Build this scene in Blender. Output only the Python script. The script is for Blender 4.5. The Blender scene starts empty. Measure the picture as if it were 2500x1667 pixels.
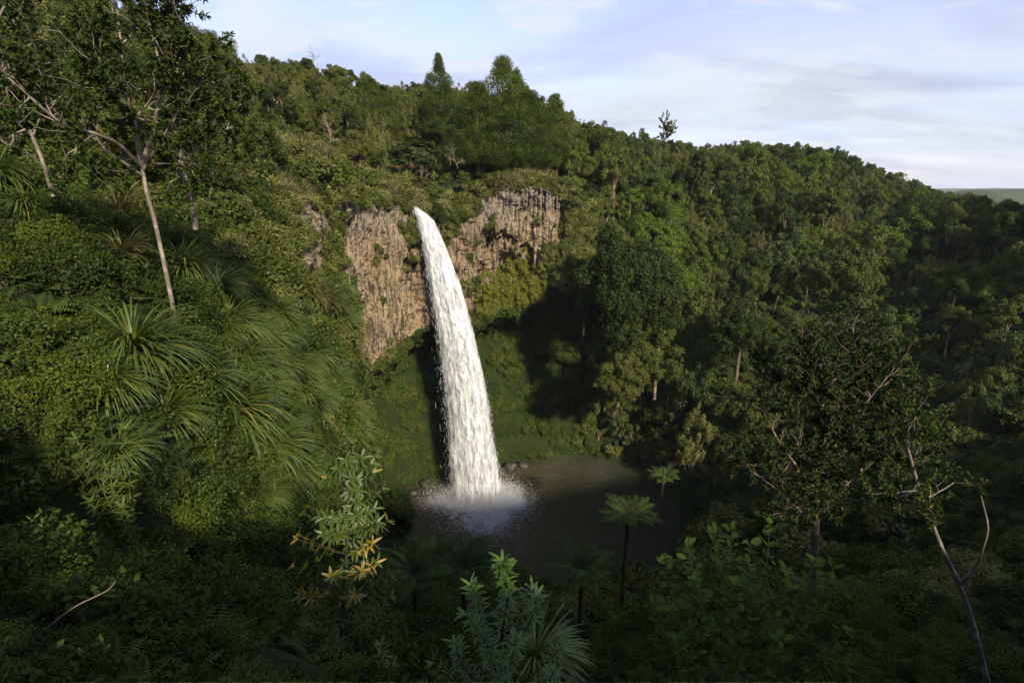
import bpy, math, random
import numpy as np
from mathutils import Vector, Matrix, Euler

# ------------------------------------------------------------------ camera, world, sun, exposure
SC = bpy.context.scene
COL = SC.collection
PITCH = 17.0
cam_d = bpy.data.cameras.new("camera"); cam = bpy.data.objects.new("camera", cam_d); COL.objects.link(cam)
cam_d.lens = 18.0; cam_d.sensor_width = 36.0; cam_d.clip_start = 0.05; cam_d.clip_end = 20000
cam.location = (0, 0, 0); cam.rotation_euler = (math.radians(90 - PITCH), 0, 0)
SC.camera = cam

SUN_EL, SUN_AZ = math.radians(30.5), math.atan2(0.45, -0.893)     # azimuth clockwise from +Y
SUN_DIR = Vector((math.sin(SUN_AZ) * math.cos(SUN_EL), math.cos(SUN_AZ) * math.cos(SUN_EL), math.sin(SUN_EL)))
world = bpy.data.worlds.new("World"); SC.world = world; world.use_nodes = True
wn, wl = world.node_tree.nodes, world.node_tree.links
wn.clear()
w_out = wn.new("ShaderNodeOutputWorld"); w_bg = wn.new("ShaderNodeBackground"); w_bg.inputs[1].default_value = 0.18
sky = wn.new("ShaderNodeTexSky"); sky.sky_type = 'NISHITA'; sky.sun_disc = False
sky.sun_elevation = SUN_EL; sky.sun_rotation = SUN_AZ; sky.altitude = 200; sky.air_density = 1.0; sky.dust_density = 0.6; sky.ozone_density = 2.2
tc = wn.new("ShaderNodeTexCoord"); sep = wn.new("ShaderNodeSeparateXYZ"); wl.new(tc.outputs['Generated'], sep.inputs[0])
def wmath(op, a, b=None, clamp=False):
    n = wn.new("ShaderNodeMath"); n.operation = op; n.use_clamp = clamp
    for i, v in enumerate((a, b)):
        if v is None: continue
        if isinstance(v, (int, float)): n.inputs[i].default_value = v
        else: wl.new(v, n.inputs[i])
    return n.outputs[0]
def wramp(src, stops):
    r = wn.new("ShaderNodeValToRGB"); wl.new(src, r.inputs[0]); e = r.color_ramp.elements
    while len(e) < len(stops): e.new(0.5)
    for el, (p, c) in zip(e, stops): el.position = p; el.color = (c, c, c, 1) if isinstance(c, (int, float)) else (*c, 1)
    return r.outputs[0]
def wmix(f, a, b):
    m = wn.new("ShaderNodeMix"); m.data_type = 'RGBA'
    for sock, v in ((m.inputs[0], f), (m.inputs[6], a), (m.inputs[7], b)):
        if isinstance(v, (int, float)): sock.default_value = v
        elif isinstance(v, tuple): sock.default_value = (*v, 1)
        else: wl.new(v, sock)
    return m.outputs[2]
zz = wmath('ADD', wmath('MAXIMUM', sep.outputs[2], 0.0), 0.16)
comb = wn.new("ShaderNodeCombineXYZ")
wl.new(wmath('DIVIDE', sep.outputs[0], zz), comb.inputs[0]); wl.new(wmath('DIVIDE', sep.outputs[1], zz), comb.inputs[1])
def wnoise(scale, detail, rough, off, dist=0.0, sx=1.0):
    mp = wn.new("ShaderNodeMapping"); wl.new(comb.outputs[0], mp.inputs[0]); mp.inputs[1].default_value = off; mp.inputs[3].default_value = (1, sx, 1)
    mp.inputs[2].default_value = (0, 0, 0.35)
    n = wn.new("ShaderNodeTexNoise"); wl.new(mp.outputs[0], n.inputs[0]); n.inputs['Scale'].default_value = scale
    n.inputs['Detail'].default_value = detail; n.inputs['Roughness'].default_value = rough; n.inputs['Distortion'].default_value = dist
    return n.outputs[0]
# broad thin veil of cloud, denser towards the horizon, then puffy bright scraps and soft grey-lavender banks
veil = wramp(wnoise(0.55, 4, 0.55, (3.1, 1.7, 0), 0.4, 1.8), [(0.3, 0.0), (0.7, 1.0)])
hor = wramp(sep.outputs[2], [(0.0, 0.5), (0.05, 0.9), (0.15, 1.0), (0.25, 0.5), (0.42, 0.25), (1.0, 0.2)])
scr = wramp(wnoise(1.5, 7, 0.6, (8.3, 4.4, 0), 0.2, 1.6), [(0.50, 0.0), (0.60, 1.0)])
bank = wramp(wnoise(0.8, 5, 0.5, (-3.2, 6.1, 0), 0.5, 1.7), [(0.42, 0.0), (0.66, 1.0)])
tint = wn.new('ShaderNodeMix'); tint.data_type = 'RGBA'; tint.blend_type = 'MULTIPLY'; tint.inputs[0].default_value = 1.0; wl.new(sky.outputs[0], tint.inputs[6]); tint.inputs[7].default_value = (1.03, 0.90, 1.04, 1); sky_t = tint.outputs[2]
base = wmix(wmath('MULTIPLY', wmath('ADD', wmath('MULTIPLY', veil, 0.6), 0.6), hor, True), sky_t, (2.75, 2.9, 3.3))
c2 = wmix(wmath('MULTIPLY', bank, 0.55), base, (1.6, 1.8, 2.6))
c3 = wmix(wmath('MULTIPLY', scr, 0.75), c2, (3.1, 3.25, 3.6))
wl.new(c3, w_bg.inputs[0]); wl.new(w_bg.outputs[0], w_out.inputs[0])

sun_d = bpy.data.lights.new("sun", 'SUN'); sun = bpy.data.objects.new("sun", sun_d); COL.objects.link(sun)
sun_d.energy = 4.8; sun_d.angle = math.radians(3.0); sun_d.color = (1.0, 0.89, 0.68)
sun.rotation_euler = SUN_DIR.to_track_quat('Z', 'Y').to_euler()
vs = SC.view_settings
vs.view_transform = 'Standard'; vs.look = 'None'; vs.exposure = 0.58; vs.gamma = 1.0; vs.use_curve_mapping = False
SC.render.engine = 'CYCLES'
cy = SC.cycles
cy.max_bounces = 5; cy.diffuse_bounces = 3; cy.glossy_bounces = 2; cy.transmission_bounces = 3; cy.transparent_max_bounces = 10; cy.volume_bounces = 0
cy.use_denoising = True; cy.denoiser = 'OPENIMAGEDENOISE'; cy.denoising_prefilter = 'ACCURATE'; cy.caustics_reflective = False; cy.caustics_refractive = False; cy.sample_clamp_indirect = 4

# ------------------------------------------------------------------ maths helpers
TH = math.radians(PITCH); F = 1250.0
def slope(v):
    return np.tan(-TH + np.arctan((833.5 - np.asarray(v, float)) / F))
def place(u, v, Y):
    """a point that lies Y metres in front of the viewpoint"""
    u = np.asarray(u, float); v = np.asarray(v, float); Y = np.asarray(Y, float)
    z = Y * slope(v); dep = Y * math.cos(TH) - z * math.sin(TH)
    return np.stack(np.broadcast_arrays((u - 1250) / F * dep, Y, z), -1)
def xz(u, Y, z):
    u = np.asarray(u, float); dep = Y * math.cos(TH) - z * math.sin(TH)
    return np.stack(np.broadcast_arrays((u - 1250) / F * dep, Y, z), -1)
def project(p):
    p = np.asarray(p, float)
    dep = p[..., 1] * math.cos(TH) - p[..., 2] * math.sin(TH); up = p[..., 1] * math.sin(TH) + p[..., 2] * math.cos(TH)
    return 1250 + F * p[..., 0] / dep, 833.5 - F * up / dep, dep
def hash3(i, j, k, s=0):
    n = (i.astype(np.int64) * 374761393 + j.astype(np.int64) * 668265263 + k.astype(np.int64) * 2147483647 + s * 974634777) & 0xffffffff
    n = ((n ^ (n >> 13)) * 1274126177) & 0xffffffff
    n = n ^ (n >> 16)
    return (n & 0xffffff) / float(0xffffff)
def vnoise(p, s=0):
    i = np.floor(p).astype(np.int64); f = p - i; f = f * f * (3 - 2 * f); r = 0
    for a in (0, 1):
        for b in (0, 1):
            for c in (0, 1):
                w = (f[..., 0] if a else 1 - f[..., 0]) * (f[..., 1] if b else 1 - f[..., 1]) * (f[..., 2] if c else 1 - f[..., 2])
                r = r + w * hash3(i[..., 0] + a, i[..., 1] + b, i[..., 2] + c, s)
    return r
def fbm(p, scale, oct=4, s=0, rough=0.5):
    r = 0; a = 1; t = 0
    for o in range(oct):
        r = r + a * vnoise(p * scale * 2 ** o + 17.3 * o, s + o); t += a; a *= rough
    return r / t
def unit(a):
    return a / np.maximum(np.linalg.norm(a, axis=-1, keepdims=True), 1e-9)
def mesh(name, V, Q, mats, mi=None, attrs=None, smooth=False):
    """V (n,3); Q list of (k,m) index arrays of one width each"""
    me = bpy.data.meshes.new(name)
    Q = Q if isinstance(Q, list) else [Q]
    Q = [q for q in Q if len(q)]
    me.vertices.add(len(V)); me.vertices.foreach_set("co", np.ascontiguousarray(V, np.float32).ravel())
    loops = np.concatenate([q.ravel() for q in Q]).astype(np.int32)
    tot = np.concatenate([np.full(len(q), q.shape[1], np.int32) for q in Q])
    start = np.concatenate([[0], np.cumsum(tot)[:-1]]).astype(np.int32)
    me.loops.add(len(loops)); me.loops.foreach_set("vertex_index", loops)
    me.polygons.add(len(tot)); me.polygons.foreach_set("loop_start", start); me.polygons.foreach_set("loop_total", tot)
    for m in (mats if isinstance(mats, (list, tuple)) else [mats]): me.materials.append(m)
    if mi is not None: me.polygons.foreach_set("material_index", np.ascontiguousarray(mi, np.int32))
    if smooth: me.polygons.foreach_set("use_smooth", np.ones(len(tot), bool))
    for k, a in (attrs or {}).items():
        at = me.attributes.new(k, 'FLOAT', 'POINT'); at.data.foreach_set("value", np.ascontiguousarray(a, np.float32))
    me.update(calc_edges=True); me.validate()
    return me
def obj(name, me, parent=None, loc=None, rot=None, scl=None, label=None, cat=None, group=None, kind=None):
    o = bpy.data.objects.new(name, me); COL.objects.link(o)
    if parent is not None: o.parent = parent
    if loc is not None: o.location = loc
    if rot is not None: o.rotation_euler = rot
    if scl is not None: o.scale = scl if hasattr(scl, '__len__') else (scl, scl, scl)
    for k, v in (('label', label), ('category', cat), ('group', group), ('kind', kind)):
        if v: o[k] = v
    return o
class Geo:
    """collects pieces with per-vertex tone and per-face material index"""
    def __init__(s): s.V = []; s.Q = {}; s.M = {}; s.T = []; s.n = 0
    def add(s, V, Q, tone=0.5, mi=0):
        V = np.asarray(V, float).reshape(-1, 3); Q = np.asarray(Q, int)
        s.V.append(V); s.T.append(np.broadcast_to(tone, (len(V),)).astype(float))
        k = Q.shape[1]; s.Q.setdefault(k, []).append(Q + s.n); s.M.setdefault(k, []).append(np.full(len(Q), mi)); s.n += len(V)
    def build(s, name, mats, smooth=False):
        ks = sorted(s.Q)
        return mesh(name, np.concatenate(s.V), [np.concatenate(s.Q[k]) for k in ks], mats,
                    np.concatenate([np.concatenate(s.M[k]) for k in ks]), {'tone': np.concatenate(s.T)}, smooth)
def tube(g, pts, rad, sides=6, tone=0.5, mi=1):
    pts = np.asarray(pts, float); n = len(pts)
    t = unit(np.gradient(pts, axis=0)); ref = np.array([0.31, 0.87, 0.2]); a = unit(np.cross(t, ref)); b = np.cross(t, a)
    an = np.arange(sides) / sides * 2 * math.pi
    rad = np.broadcast_to(rad, (n,))
    V = pts[:, None] + rad[:, None, None] * (a[:, None] * np.cos(an)[None, :, None] + b[:, None] * np.sin(an)[None, :, None])
    i = np.arange(n - 1)[:, None] * sides; j = np.arange(sides)[None]; k = (j + 1) % sides
    g.add(V, np.stack([i + j, i + k, i + sides + k, i + sides + j], -1).reshape(-1, 4), tone, mi)
def leaves(g, P, D, N, L, W, tone, mi=0, bend=0.0, kind='diamond'):
    """P (n,3) leaf bases, D direction, N rough normal"""
    D = unit(D); S = unit(np.cross(D, N)); U = np.cross(S, D); n = len(P)
    L = np.broadcast_to(L, (n,))[:, None]; W = np.broadcast_to(W, (n,))[:, None]
    if kind == 'diamond':
        V = np.stack([P, P + D * L * .45 + S * W / 2, P + D * L - U * L * bend, P + D * L * .45 - S * W / 2], 1); m = 4
        q = np.arange(n)[:, None] * 4 + np.array([[0, 1, 2, 3]]); Q = q
    else:      # oval leaf folded along its midrib: 8 verts, 4 quads+tri ends merged to two 5-gons
        ctr = [P, P + D * L * .5 + U * (0) , P + D * L - U * L * bend]
        f = 0.16 * W
        V = np.stack([P, P + D * L * .28 + S * W * .42 + U * f, P + D * L * .68 + S * W * .45 + U * f - U * L * bend * .4, P + D * L - U * L * bend,
                      P + D * L * .68 - S * W * .45 + U * f - U * L * bend * .4, P + D * L * .28 - S * W * .42 + U * f], 1); m = 6
        b = np.arange(n)[:, None] * 6
        Q = np.concatenate([b + np.array([[0, 1, 2, 3]]), b + np.array([[0, 3, 4, 5]])])
    g.add(V.reshape(-1, 3), Q, np.repeat(np.broadcast_to(tone, (n,)), m), mi)

# ------------------------------------------------------------------ materials
def mat(name):
    m = bpy.data.materials.new(name); m.use_nodes = True; nt = m.node_tree; nt.nodes.clear()
    return m, nt.nodes, nt.links
class NB:
    def __init__(s, name):
        s.m, s.n, s.l = mat(name); s.out = s.n.new("ShaderNodeOutputMaterial")
    def put(s, sock, v):
        if v is None: return
        if isinstance(v, (int, float)):
            sock.default_value = v if isinstance(sock.default_value, float) else (v, v, v, 1)
        elif isinstance(v, tuple): sock.default_value = (*v, 1) if len(sock.default_value) == 4 else v
        else: s.l.new(v, sock)
    def noise(s, vec, scale, detail=3, rough=0.55, dist=0.0):
        n = s.n.new("ShaderNodeTexNoise"); s.put(n.inputs['Vector'], vec); n.inputs['Scale'].default_value = scale
        n.inputs['Detail'].default_value = detail; n.inputs['Roughness'].default_value = rough; n.inputs['Distortion'].default_value = dist
        return n.outputs[0]
    def vscale(s, vec, sc, loc=(0, 0, 0)):
        n = s.n.new("ShaderNodeMapping"); s.put(n.inputs[0], vec); n.inputs[1].default_value = loc; n.inputs[3].default_value = sc; return n.outputs[0]
    def ramp(s, f, stops):
        r = s.n.new("ShaderNodeValToRGB"); s.l.new(f, r.inputs[0]); e = r.color_ramp.elements
        while len(e) < len(stops): e.new(0.5)
        for el, (p, c) in zip(e, stops): el.position = p; el.color = (c, c, c, 1) if isinstance(c, (int, float)) else (*c, 1)
        return r.outputs[0]
    def mix(s, f, a, b, mode='MIX'):
        m = s.n.new("ShaderNodeMix"); m.data_type = 'RGBA'; m.blend_type = mode
        s.put(m.inputs[0], f); s.put(m.inputs[6], a); s.put(m.inputs[7], b); return m.outputs[2]
    def math(s, op, a, b=None, clamp=False):
        m = s.n.new("ShaderNodeMath"); m.operation = op; m.use_clamp = clamp
        s.put(m.inputs[0], a); s.put(m.inputs[1], b); return m.outputs[0]
    def attr(s, name):
        a = s.n.new("ShaderNodeAttribute"); a.attribute_name = name; return a.outputs['Fac']
    def rnd(s): return s.n.new("ShaderNodeObjectInfo").outputs['Random']
    def pos(s): return s.n.new("ShaderNodeNewGeometry").outputs['Position']
    def objco(s): return s.n.new("ShaderNodeTexCoord").outputs['Object']
    def bump(s, h, st, d=0.1):
        b = s.n.new("ShaderNodeBump"); b.inputs['Strength'].default_value = st; b.inputs['Distance'].default_value = d; s.l.new(h, b.inputs['Height']); return b.outputs[0]
    def bsdf(s, color, rough=0.8, spec=0.3, normal=None):
        p = s.n.new("ShaderNodeBsdfPrincipled"); s.put(p.inputs['Base Color'], color); s.put(p.inputs['Roughness'], rough)
        s.put(p.inputs['Specular IOR Level'], spec)
        if normal is not None: s.l.new(normal, p.inputs['Normal'])
        return p
    def end(s, sh):
        s.l.new(sh, s.out.inputs[0]); return s.m
def leaf_mat(name, dark, light, odd=None, trans=0.3, gloss=0.05, oddamt=0.0, rough=0.45):
    """leaf colour runs from dark to light leaf by leaf, plant by plant; a few leaves take the odd colour"""
    b = NB(name); tone = b.attr('tone'); r = b.rnd()
    f = b.math('ADD', b.math('MULTIPLY', tone, 0.6), b.math('MULTIPLY', r, 0.4))
    c = b.mix(f, dark, light)
    if odd: c = b.mix(b.math('GREATER_THAN', tone, 1.0 - oddamt), c, odd)
    d = b.n.new("ShaderNodeBsdfDiffuse"); b.put(d.inputs[0], c)
    t = b.n.new("ShaderNodeBsdfTranslucent"); b.put(t.inputs[0], b.mix(0.5, c, (0.9, 1.0, 0.25), 'MULTIPLY'))
    g = b.n.new("ShaderNodeBsdfGlossy"); g.inputs[0].default_value = (1, 1, 1, 1); g.inputs[1].default_value = rough
    m1 = b.n.new("ShaderNodeMixShader"); m1.inputs[0].default_value = trans; b.l.new(d.outputs[0], m1.inputs[1]); b.l.new(t.outputs[0], m1.inputs[2])
    m2 = b.n.new("ShaderNodeMixShader"); m2.inputs[0].default_value = gloss * 0.10; b.l.new(m1.outputs[0], m2.inputs[1]); b.l.new(g.outputs[0], m2.inputs[2])
    return b.end(m2.outputs[0])
M = {}
M['leaf_broad'] = leaf_mat('leaf_broad', (0.036, 0.051, 0.011), (0.128, 0.146, 0.032))
M['leaf_bright'] = leaf_mat('leaf_bright', (0.044, 0.072, 0.010), (0.125, 0.178, 0.024))
M['leaf_olive'] = leaf_mat('leaf_olive', (0.065, 0.078, 0.020), (0.220, 0.225, 0.070), (0.20, 0.16, 0.08), oddamt=0.06)
M['leaf_conifer'] = leaf_mat('leaf_conifer', (0.022, 0.042, 0.007), (0.092, 0.120, 0.016))
M['leaf_grey'] = leaf_mat('leaf_grey', (0.018, 0.032, 0.009), (0.058, 0.076, 0.023), (0.13, 0.10, 0.03), oddamt=0.015)
M['leaf_oval'] = leaf_mat('leaf_oval', (0.030, 0.060, 0.010), (0.120, 0.180, 0.028), (0.30, 0.16, 0.02), oddamt=0.003)
M['leaf_blue'] = leaf_mat('leaf_blue', (0.032, 0.052, 0.017), (0.092, 0.124, 0.038))
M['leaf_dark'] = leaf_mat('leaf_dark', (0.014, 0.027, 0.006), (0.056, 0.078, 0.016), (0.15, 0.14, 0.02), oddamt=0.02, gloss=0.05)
M['leaf_shrub'] = leaf_mat('leaf_shrub', (0.026, 0.044, 0.008), (0.088, 0.122, 0.018), (0.26, 0.22, 0.02), oddamt=0.012, gloss=0.08)
M['leaf_yellow'] = leaf_mat('leaf_yellow', (0.040, 0.062, 0.010), (0.110, 0.135, 0.018), (0.20, 0.17, 0.02), oddamt=0.03)
M['blade'] = leaf_mat('blade', (0.050, 0.085, 0.015), (0.190, 0.240, 0.050), (0.30, 0.26, 0.05), oddamt=0.04, trans=0.35, gloss=0.35, rough=0.35)
M['blade_dry'] = leaf_mat('blade_dry', (0.060, 0.072, 0.020), (0.230, 0.210, 0.065), (0.30, 0.24, 0.09), oddamt=0.12, trans=0.3)
M['grass'] = leaf_mat('grass', (0.080, 0.085, 0.030), (0.230, 0.195, 0.090), (0.26, 0.19, 0.11), oddamt=0.2, trans=0.2)
M['fern'] = leaf_mat('fern', (0.030, 0.056, 0.012), (0.092, 0.138, 0.030), trans=0.4)
M['toothed'] = leaf_mat('toothed', (0.030, 0.066, 0.005), (0.120, 0.190, 0.012), trans=0.25, gloss=0.4)
M['golden'] = leaf_mat('golden', (0.022, 0.046, 0.005), (0.078, 0.112, 0.012), (0.22, 0.15, 0.018), oddamt=0.05, trans=0.3, gloss=0.3)
M['moss_leaf'] = leaf_mat('moss_leaf', (0.030, 0.060, 0.010), (0.085, 0.130, 0.020), trans=0.2)
M['vine_leaf'] = leaf_mat('vine_leaf', (0.130, 0.150, 0.022), (0.320, 0.330, 0.060), trans=0.25)
M['dead_leaf'] = leaf_mat('dead_leaf', (0.10, 0.075, 0.055), (0.22, 0.17, 0.12), trans=0.1)
def bark_mat(name, a, c):
    b = NB(name); p = b.objco()
    f = b.noise(b.vscale(p, (3, 3, 1)), 3.0, 4, 0.6)
    f2 = b.ramp(b.noise(p, 2.2, 3, 0.6), [(0.5, 0.0), (0.62, 1.0)])
    col = b.mix(f2, b.mix(f, a, c), (c[0] * 1.5, c[1] * 1.5, c[2] * 1.5))
    return b.end(b.bsdf(col, 0.85, 0.2, b.bump(f, 0.5, 0.02)).outputs[0])
M['bark'] = bark_mat('bark', (0.05, 0.035, 0.022), (0.16, 0.12, 0.085))
M['bark_pale'] = bark_mat('bark_pale', (0.07, 0.05, 0.035), (0.24, 0.20, 0.165))
M['bark_white'] = bark_mat('bark_white', (0.30, 0.26, 0.22), (0.55, 0.50, 0.45))
M['fern_trunk'] = bark_mat('fern_trunk', (0.02, 0.014, 0.01), (0.06, 0.045, 0.03))

# ------------------------------------------------------------------ terrain: profiles running from the viewpoint down, across the pool, up the wall and over the hill
UA = [-1500, 0, 200, 400, 600, 700, 780, 830, 850]
def prof(*rows): return rows
# each feature line: u, v (or 'z' value), Y
FEAT = [  # the ridge past the right edge is unseen, raised for its shadow
 ('z', [(-2000, -1.9, 1.0), (4500, -1.9, 1.0)]),
 ('z', [(-2000, 0.5, 6), (-600, -2.5, 6), (0, -5.2, 6), (700, -7.0, 6.5), (1250, -10.0, 7.5), (1700, -13, 9), (2500, -14, 9.5), (3200, -12, 9), (4500, -8.0, 8)]),
 ('v', [(-2000, 700, 14), (-600, 950, 14), (0, 1050, 8), (400, 1150, 9), (700, 1320, 15), (850, 1420, 26), (950, 1420, 58), (1100, 1430, 64), (1600, 1430, 66), (1750, 1400, 60), (2200, 1390, 42), (2500, 1350, 37), (3000, 1280, 32), (4500, 950, 24)]),
 ('v', [(-2000, 520, 18), (-600, 780, 18), (0, 850, 10), (400, 960, 11), (700, 1060, 19), (850, 1090, 30), (905, 1160, 84), (1000, 1190, 91), (1150, 1160, 96), (1260, 1125, 100), (1450, 1108, 103), (1550, 1150, 96), (1650, 1230, 84), (1800, 1230, 74), (2200, 1180, 57), (2500, 1130, 50), (3000, 1080, 44), (4500, 760, 34)]),
 ('v', [(-2000, 420, 22), (-600, 640, 22), (0, 700, 12), (400, 800, 13.5), (700, 900, 23), (850, 930, 35), (895, 1010, 88), (1000, 980, 96), (1150, 960, 101), (1300, 960, 103), (1450, 980, 103), (1600, 960, 98), (1800, 1000, 86), (2200, 940, 76), (2500, 930, 64), (3000, 880, 54), (4500, 560, 42)]),
 ('v', [(-2000, 340, 27), (-600, 540, 27), (0, 600, 15), (400, 690, 16.5), (700, 780, 29), (850, 820, 42), (895, 960, 89), (1000, 850, 100), (1150, 815, 106), (1300, 790, 107), (1450, 790, 103), (1600, 780, 101), (1800, 800, 97), (2200, 750, 98), (2500, 770, 80), (3000, 700, 62), (4500, 420, 48)]),
 ('v', [(-2000, 280, 32), (-600, 470, 32), (0, 520, 19), (400, 610, 21), (700, 660, 38), (800, 700, 52), (845, 800, 67), (872, 955, 77), (950, 870, 82), (1040, 795, 89), (1150, 772, 97), (1300, 745, 99), (1400, 705, 97), (1600, 660, 103), (1800, 690, 112), (2200, 630, 122), (2500, 620, 95), (3000, 480, 62), (4500, 300, 46)]),
 ('v', [(-2000, 240, 36), (-600, 420, 36), (0, 470, 23), (400, 550, 26), (600, 585, 37), (740, 590, 54), (850, 650, 74), (872, 700, 77.5), (950, 660, 82.5), (1040, 645, 89.5), (1150, 640, 97.5), (1300, 590, 99.5), (1400, 590, 98), (1600, 600, 104), (1800, 640, 114), (2200, 590, 132), (2500, 580, 106), (3000, 420, 68), (4500, 260, 50)]),
 ('v', [(-2000, 200, 40), (-600, 370, 40), (0, 430, 28), (400, 500, 32), (600, 520, 44), (750, 500, 62), (860, 476, 77), (940, 476, 83), (1000, 492, 87.5), (1020, 512, 88.5), (1045, 500, 90), (1100, 520, 95), (1190, 470, 98), (1300, 446, 99.5), (1390, 490, 99), (1500, 530, 103), (1700, 570, 119), (2000, 560, 140), (2300, 570, 138), (2500, 610, 118), (2680, 620, 110), (3000, 360, 74), (4500, 220, 54)]),
 ('v', [(-2000, 150, 46), (-600, 300, 46), (0, 350, 36), (400, 410, 43), (600, 410, 56), (750, 390, 77), (860, 425, 88), (960, 455, 96), (1020, 484, 97), (1100, 452, 102), (1200, 428, 105), (1300, 424, 107), (1400, 445, 109), (1500, 460, 114), (1700, 485, 136), (2000, 480, 160), (2300, 545, 160), (2500, 590, 135), (2680, 600, 125), (3000, 300, 80), (4500, 180, 60)]),
 ('v', [(-2000, 80, 55), (-600, 170, 55), (0, 210, 56), (400, 290, 66), (600, 300, 82), (750, 310, 99), (900, 345, 110), (1013, 392, 113), (1100, 398, 116), (1200, 395, 118), (1300, 390, 122), (1500, 405, 136), (1700, 425, 162), (2000, 425, 190), (2300, 522, 190), (2500, 570, 160), (2680, 580, 150), (3000, 240, 90), (4500, 120, 66)]),
 ('v', [(-2000, -60, 66), (-600, 20, 66), (0, 90, 70), (400, 190, 86), (550, 215, 104), (750, 235, 125), (900, 265, 132), (1013, 300, 134), (1200, 335, 134), (1300, 325, 140), (1400, 350, 148), (1500, 375, 156), (1600, 385, 168), (1700, 392, 188), (1850, 385, 210), (2000, 385, 225), (2150, 447, 232), (2300, 506, 235), (2500, 556, 220), (2680, 566, 200), (3000, 200, 105), (4500, 60, 76)]),
 ('z', [(-2000, 20, 130), (0, 20, 140), (750, 12, 190), (1300, 8, 210), (1600, 0, 240), (2000, -2, 300), (2300, -25, 320), (2500, -30, 320), (3000, 5, 180), (4500, 10, 140)]),
 ('z', [(-2000, -60, 600), (4500, -60, 600)]),
 ('z', [(-2000, -120, 6000), (4500, -120, 6000)]),
]
US = np.concatenate([np.arange(-2000, -100, 60), np.arange(-100, 2620, 7), np.arange(2620, 4500, 60)]).astype(float)
def feature_lines(us):
    out = []
    fine = np.arange(-2000, 4501, 4.0)
    g = np.exp(-0.5 * (np.arange(-12, 13) / 4.0) ** 2); g /= g.sum()
    for kind, rows in FEAT:
        r = np.array(rows, float)
        a = np.interp(fine, r[:, 0], r[:, 1]); Y = np.interp(fine, r[:, 0], r[:, 2])
        z = Y * slope(a) if kind == 'v' else a
        z = np.convolve(np.pad(z, 12, 'edge'), g, 'valid'); Y = np.convolve(np.pad(Y, 12, 'edge'), g, 'valid')
        out.append(np.stack([np.interp(us, fine, Y), np.interp(us, fine, z)], -1))
    return np.array(out)                    # feature, u, (Y,z)
def surf(us, ts):
    """raw surface on the grid ts x us"""
    FL = feature_lines(us); n = len(FL)
    i = np.clip(np.floor(ts).astype(int), 0, n - 2); f = (ts - i)[:, None, None]
    p1, p2 = FL[i], FL[i + 1]; p0, p3 = FL[np.maximum(i - 1, 0)], FL[np.minimum(i + 2, n - 1)]
    lin = p1 + (p2 - p1) * f
    d1, d2 = (p2 - p0) * .5, (p3 - p1) * .5
    lim = np.abs(p2 - p1) * 1.2
    d1 = np.clip(d1, -lim, lim); d2 = np.clip(d2, -lim, lim)
    h = (2 * f**3 - 3 * f**2 + 1) * p1 + (f**3 - 2 * f**2 + f) * d1 + (-2 * f**3 + 3 * f**2) * p2 + (f**3 - f**2) * d2
    flat = ((ts < 1) | (ts >= 11) | ((ts >= 2) & (ts < 3)))[:, None, None]
    h = np.where(flat, lin, h)
    return xz(us[None, :], h[..., 0], h[..., 1])
TS = np.concatenate([np.linspace(0, 2, 40, endpoint=False), np.linspace(2, 3, 10, endpoint=False), np.linspace(3, 11, 150, endpoint=False), np.linspace(11, 14, 24)])
G = surf(US, TS)
def normals(G):
    du = np.gradient(G, axis=1); dt = np.gradient(G, axis=0)
    return unit(np.cross(du, dt))
NRM = normals(G)
T2, U2 = np.meshgrid(TS, US, indexing='ij')
POOL_Z = -58.3
amp = np.interp(T2, [0, 1, 2, 3, 4, 5, 10, 12, 13, 14], [0.05, 0.5, 0.8, 0.8, 2.0, 2.4, 3, 8, 20, 30])
G = G + NRM * ((fbm(G, 0.11, 4, 3) - 0.5) * amp)[..., None]
mwall = ((T2 > 3.0) & (T2 < 6.0) & (U2 > 870) & (U2 < 1460))
_u, _v, _d = project(G)
ledge = 2.6 * np.exp(-((_v - (852 + 48 * np.clip((_u - 1290) / 110, 0, 1) ** .7)) / 9.0) ** 2) * ((_u > 1284) & (_u < 1405)) - 1.3 * np.exp(-((_v - (828 + 40 * np.clip((_u - 1290) / 110, 0, 1) ** .7)) / 14.0) ** 2) * ((_u > 1270) & (_u < 1420))
steps = ((G[..., 2] + 2 * fbm(G, .12, 3, 64)) / 5.2); steps = (steps - np.floor(steps))
G = G - NRM * np.where(mwall, ledge + 1.1 * np.exp(-((steps - .1) / .09) ** 2) * (fbm(G, .1, 2, 65) > .52), 0)[..., None]
# the bed of the pool lies under its surface
bedw = np.clip((T2 - 1.93) / .08, 0, 1) * np.clip((3.02 - T2) / .06, 0, 1) * np.clip((U2 - 930) / 40, 0, 1) * np.clip((1720 - U2) / 130, 0, 1)
G[..., 2] -= bedw * 2.4 + np.where((T2 > 1.9) & (T2 < 3.1), (fbm(G, .22, 3, 29) - .5) * 1.6, 0)
finer = np.where((T2 > 3.05) & (T2 < 5.95) & (U2 > 870) & (U2 < 1480), 1.0, 0)
G = G + NRM * (((fbm(G, .45, 4, 77) - .5) * 2.6 + (fbm(G, .16, 3, 78) - .5) * 2.2) * finer)[..., None]
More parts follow.
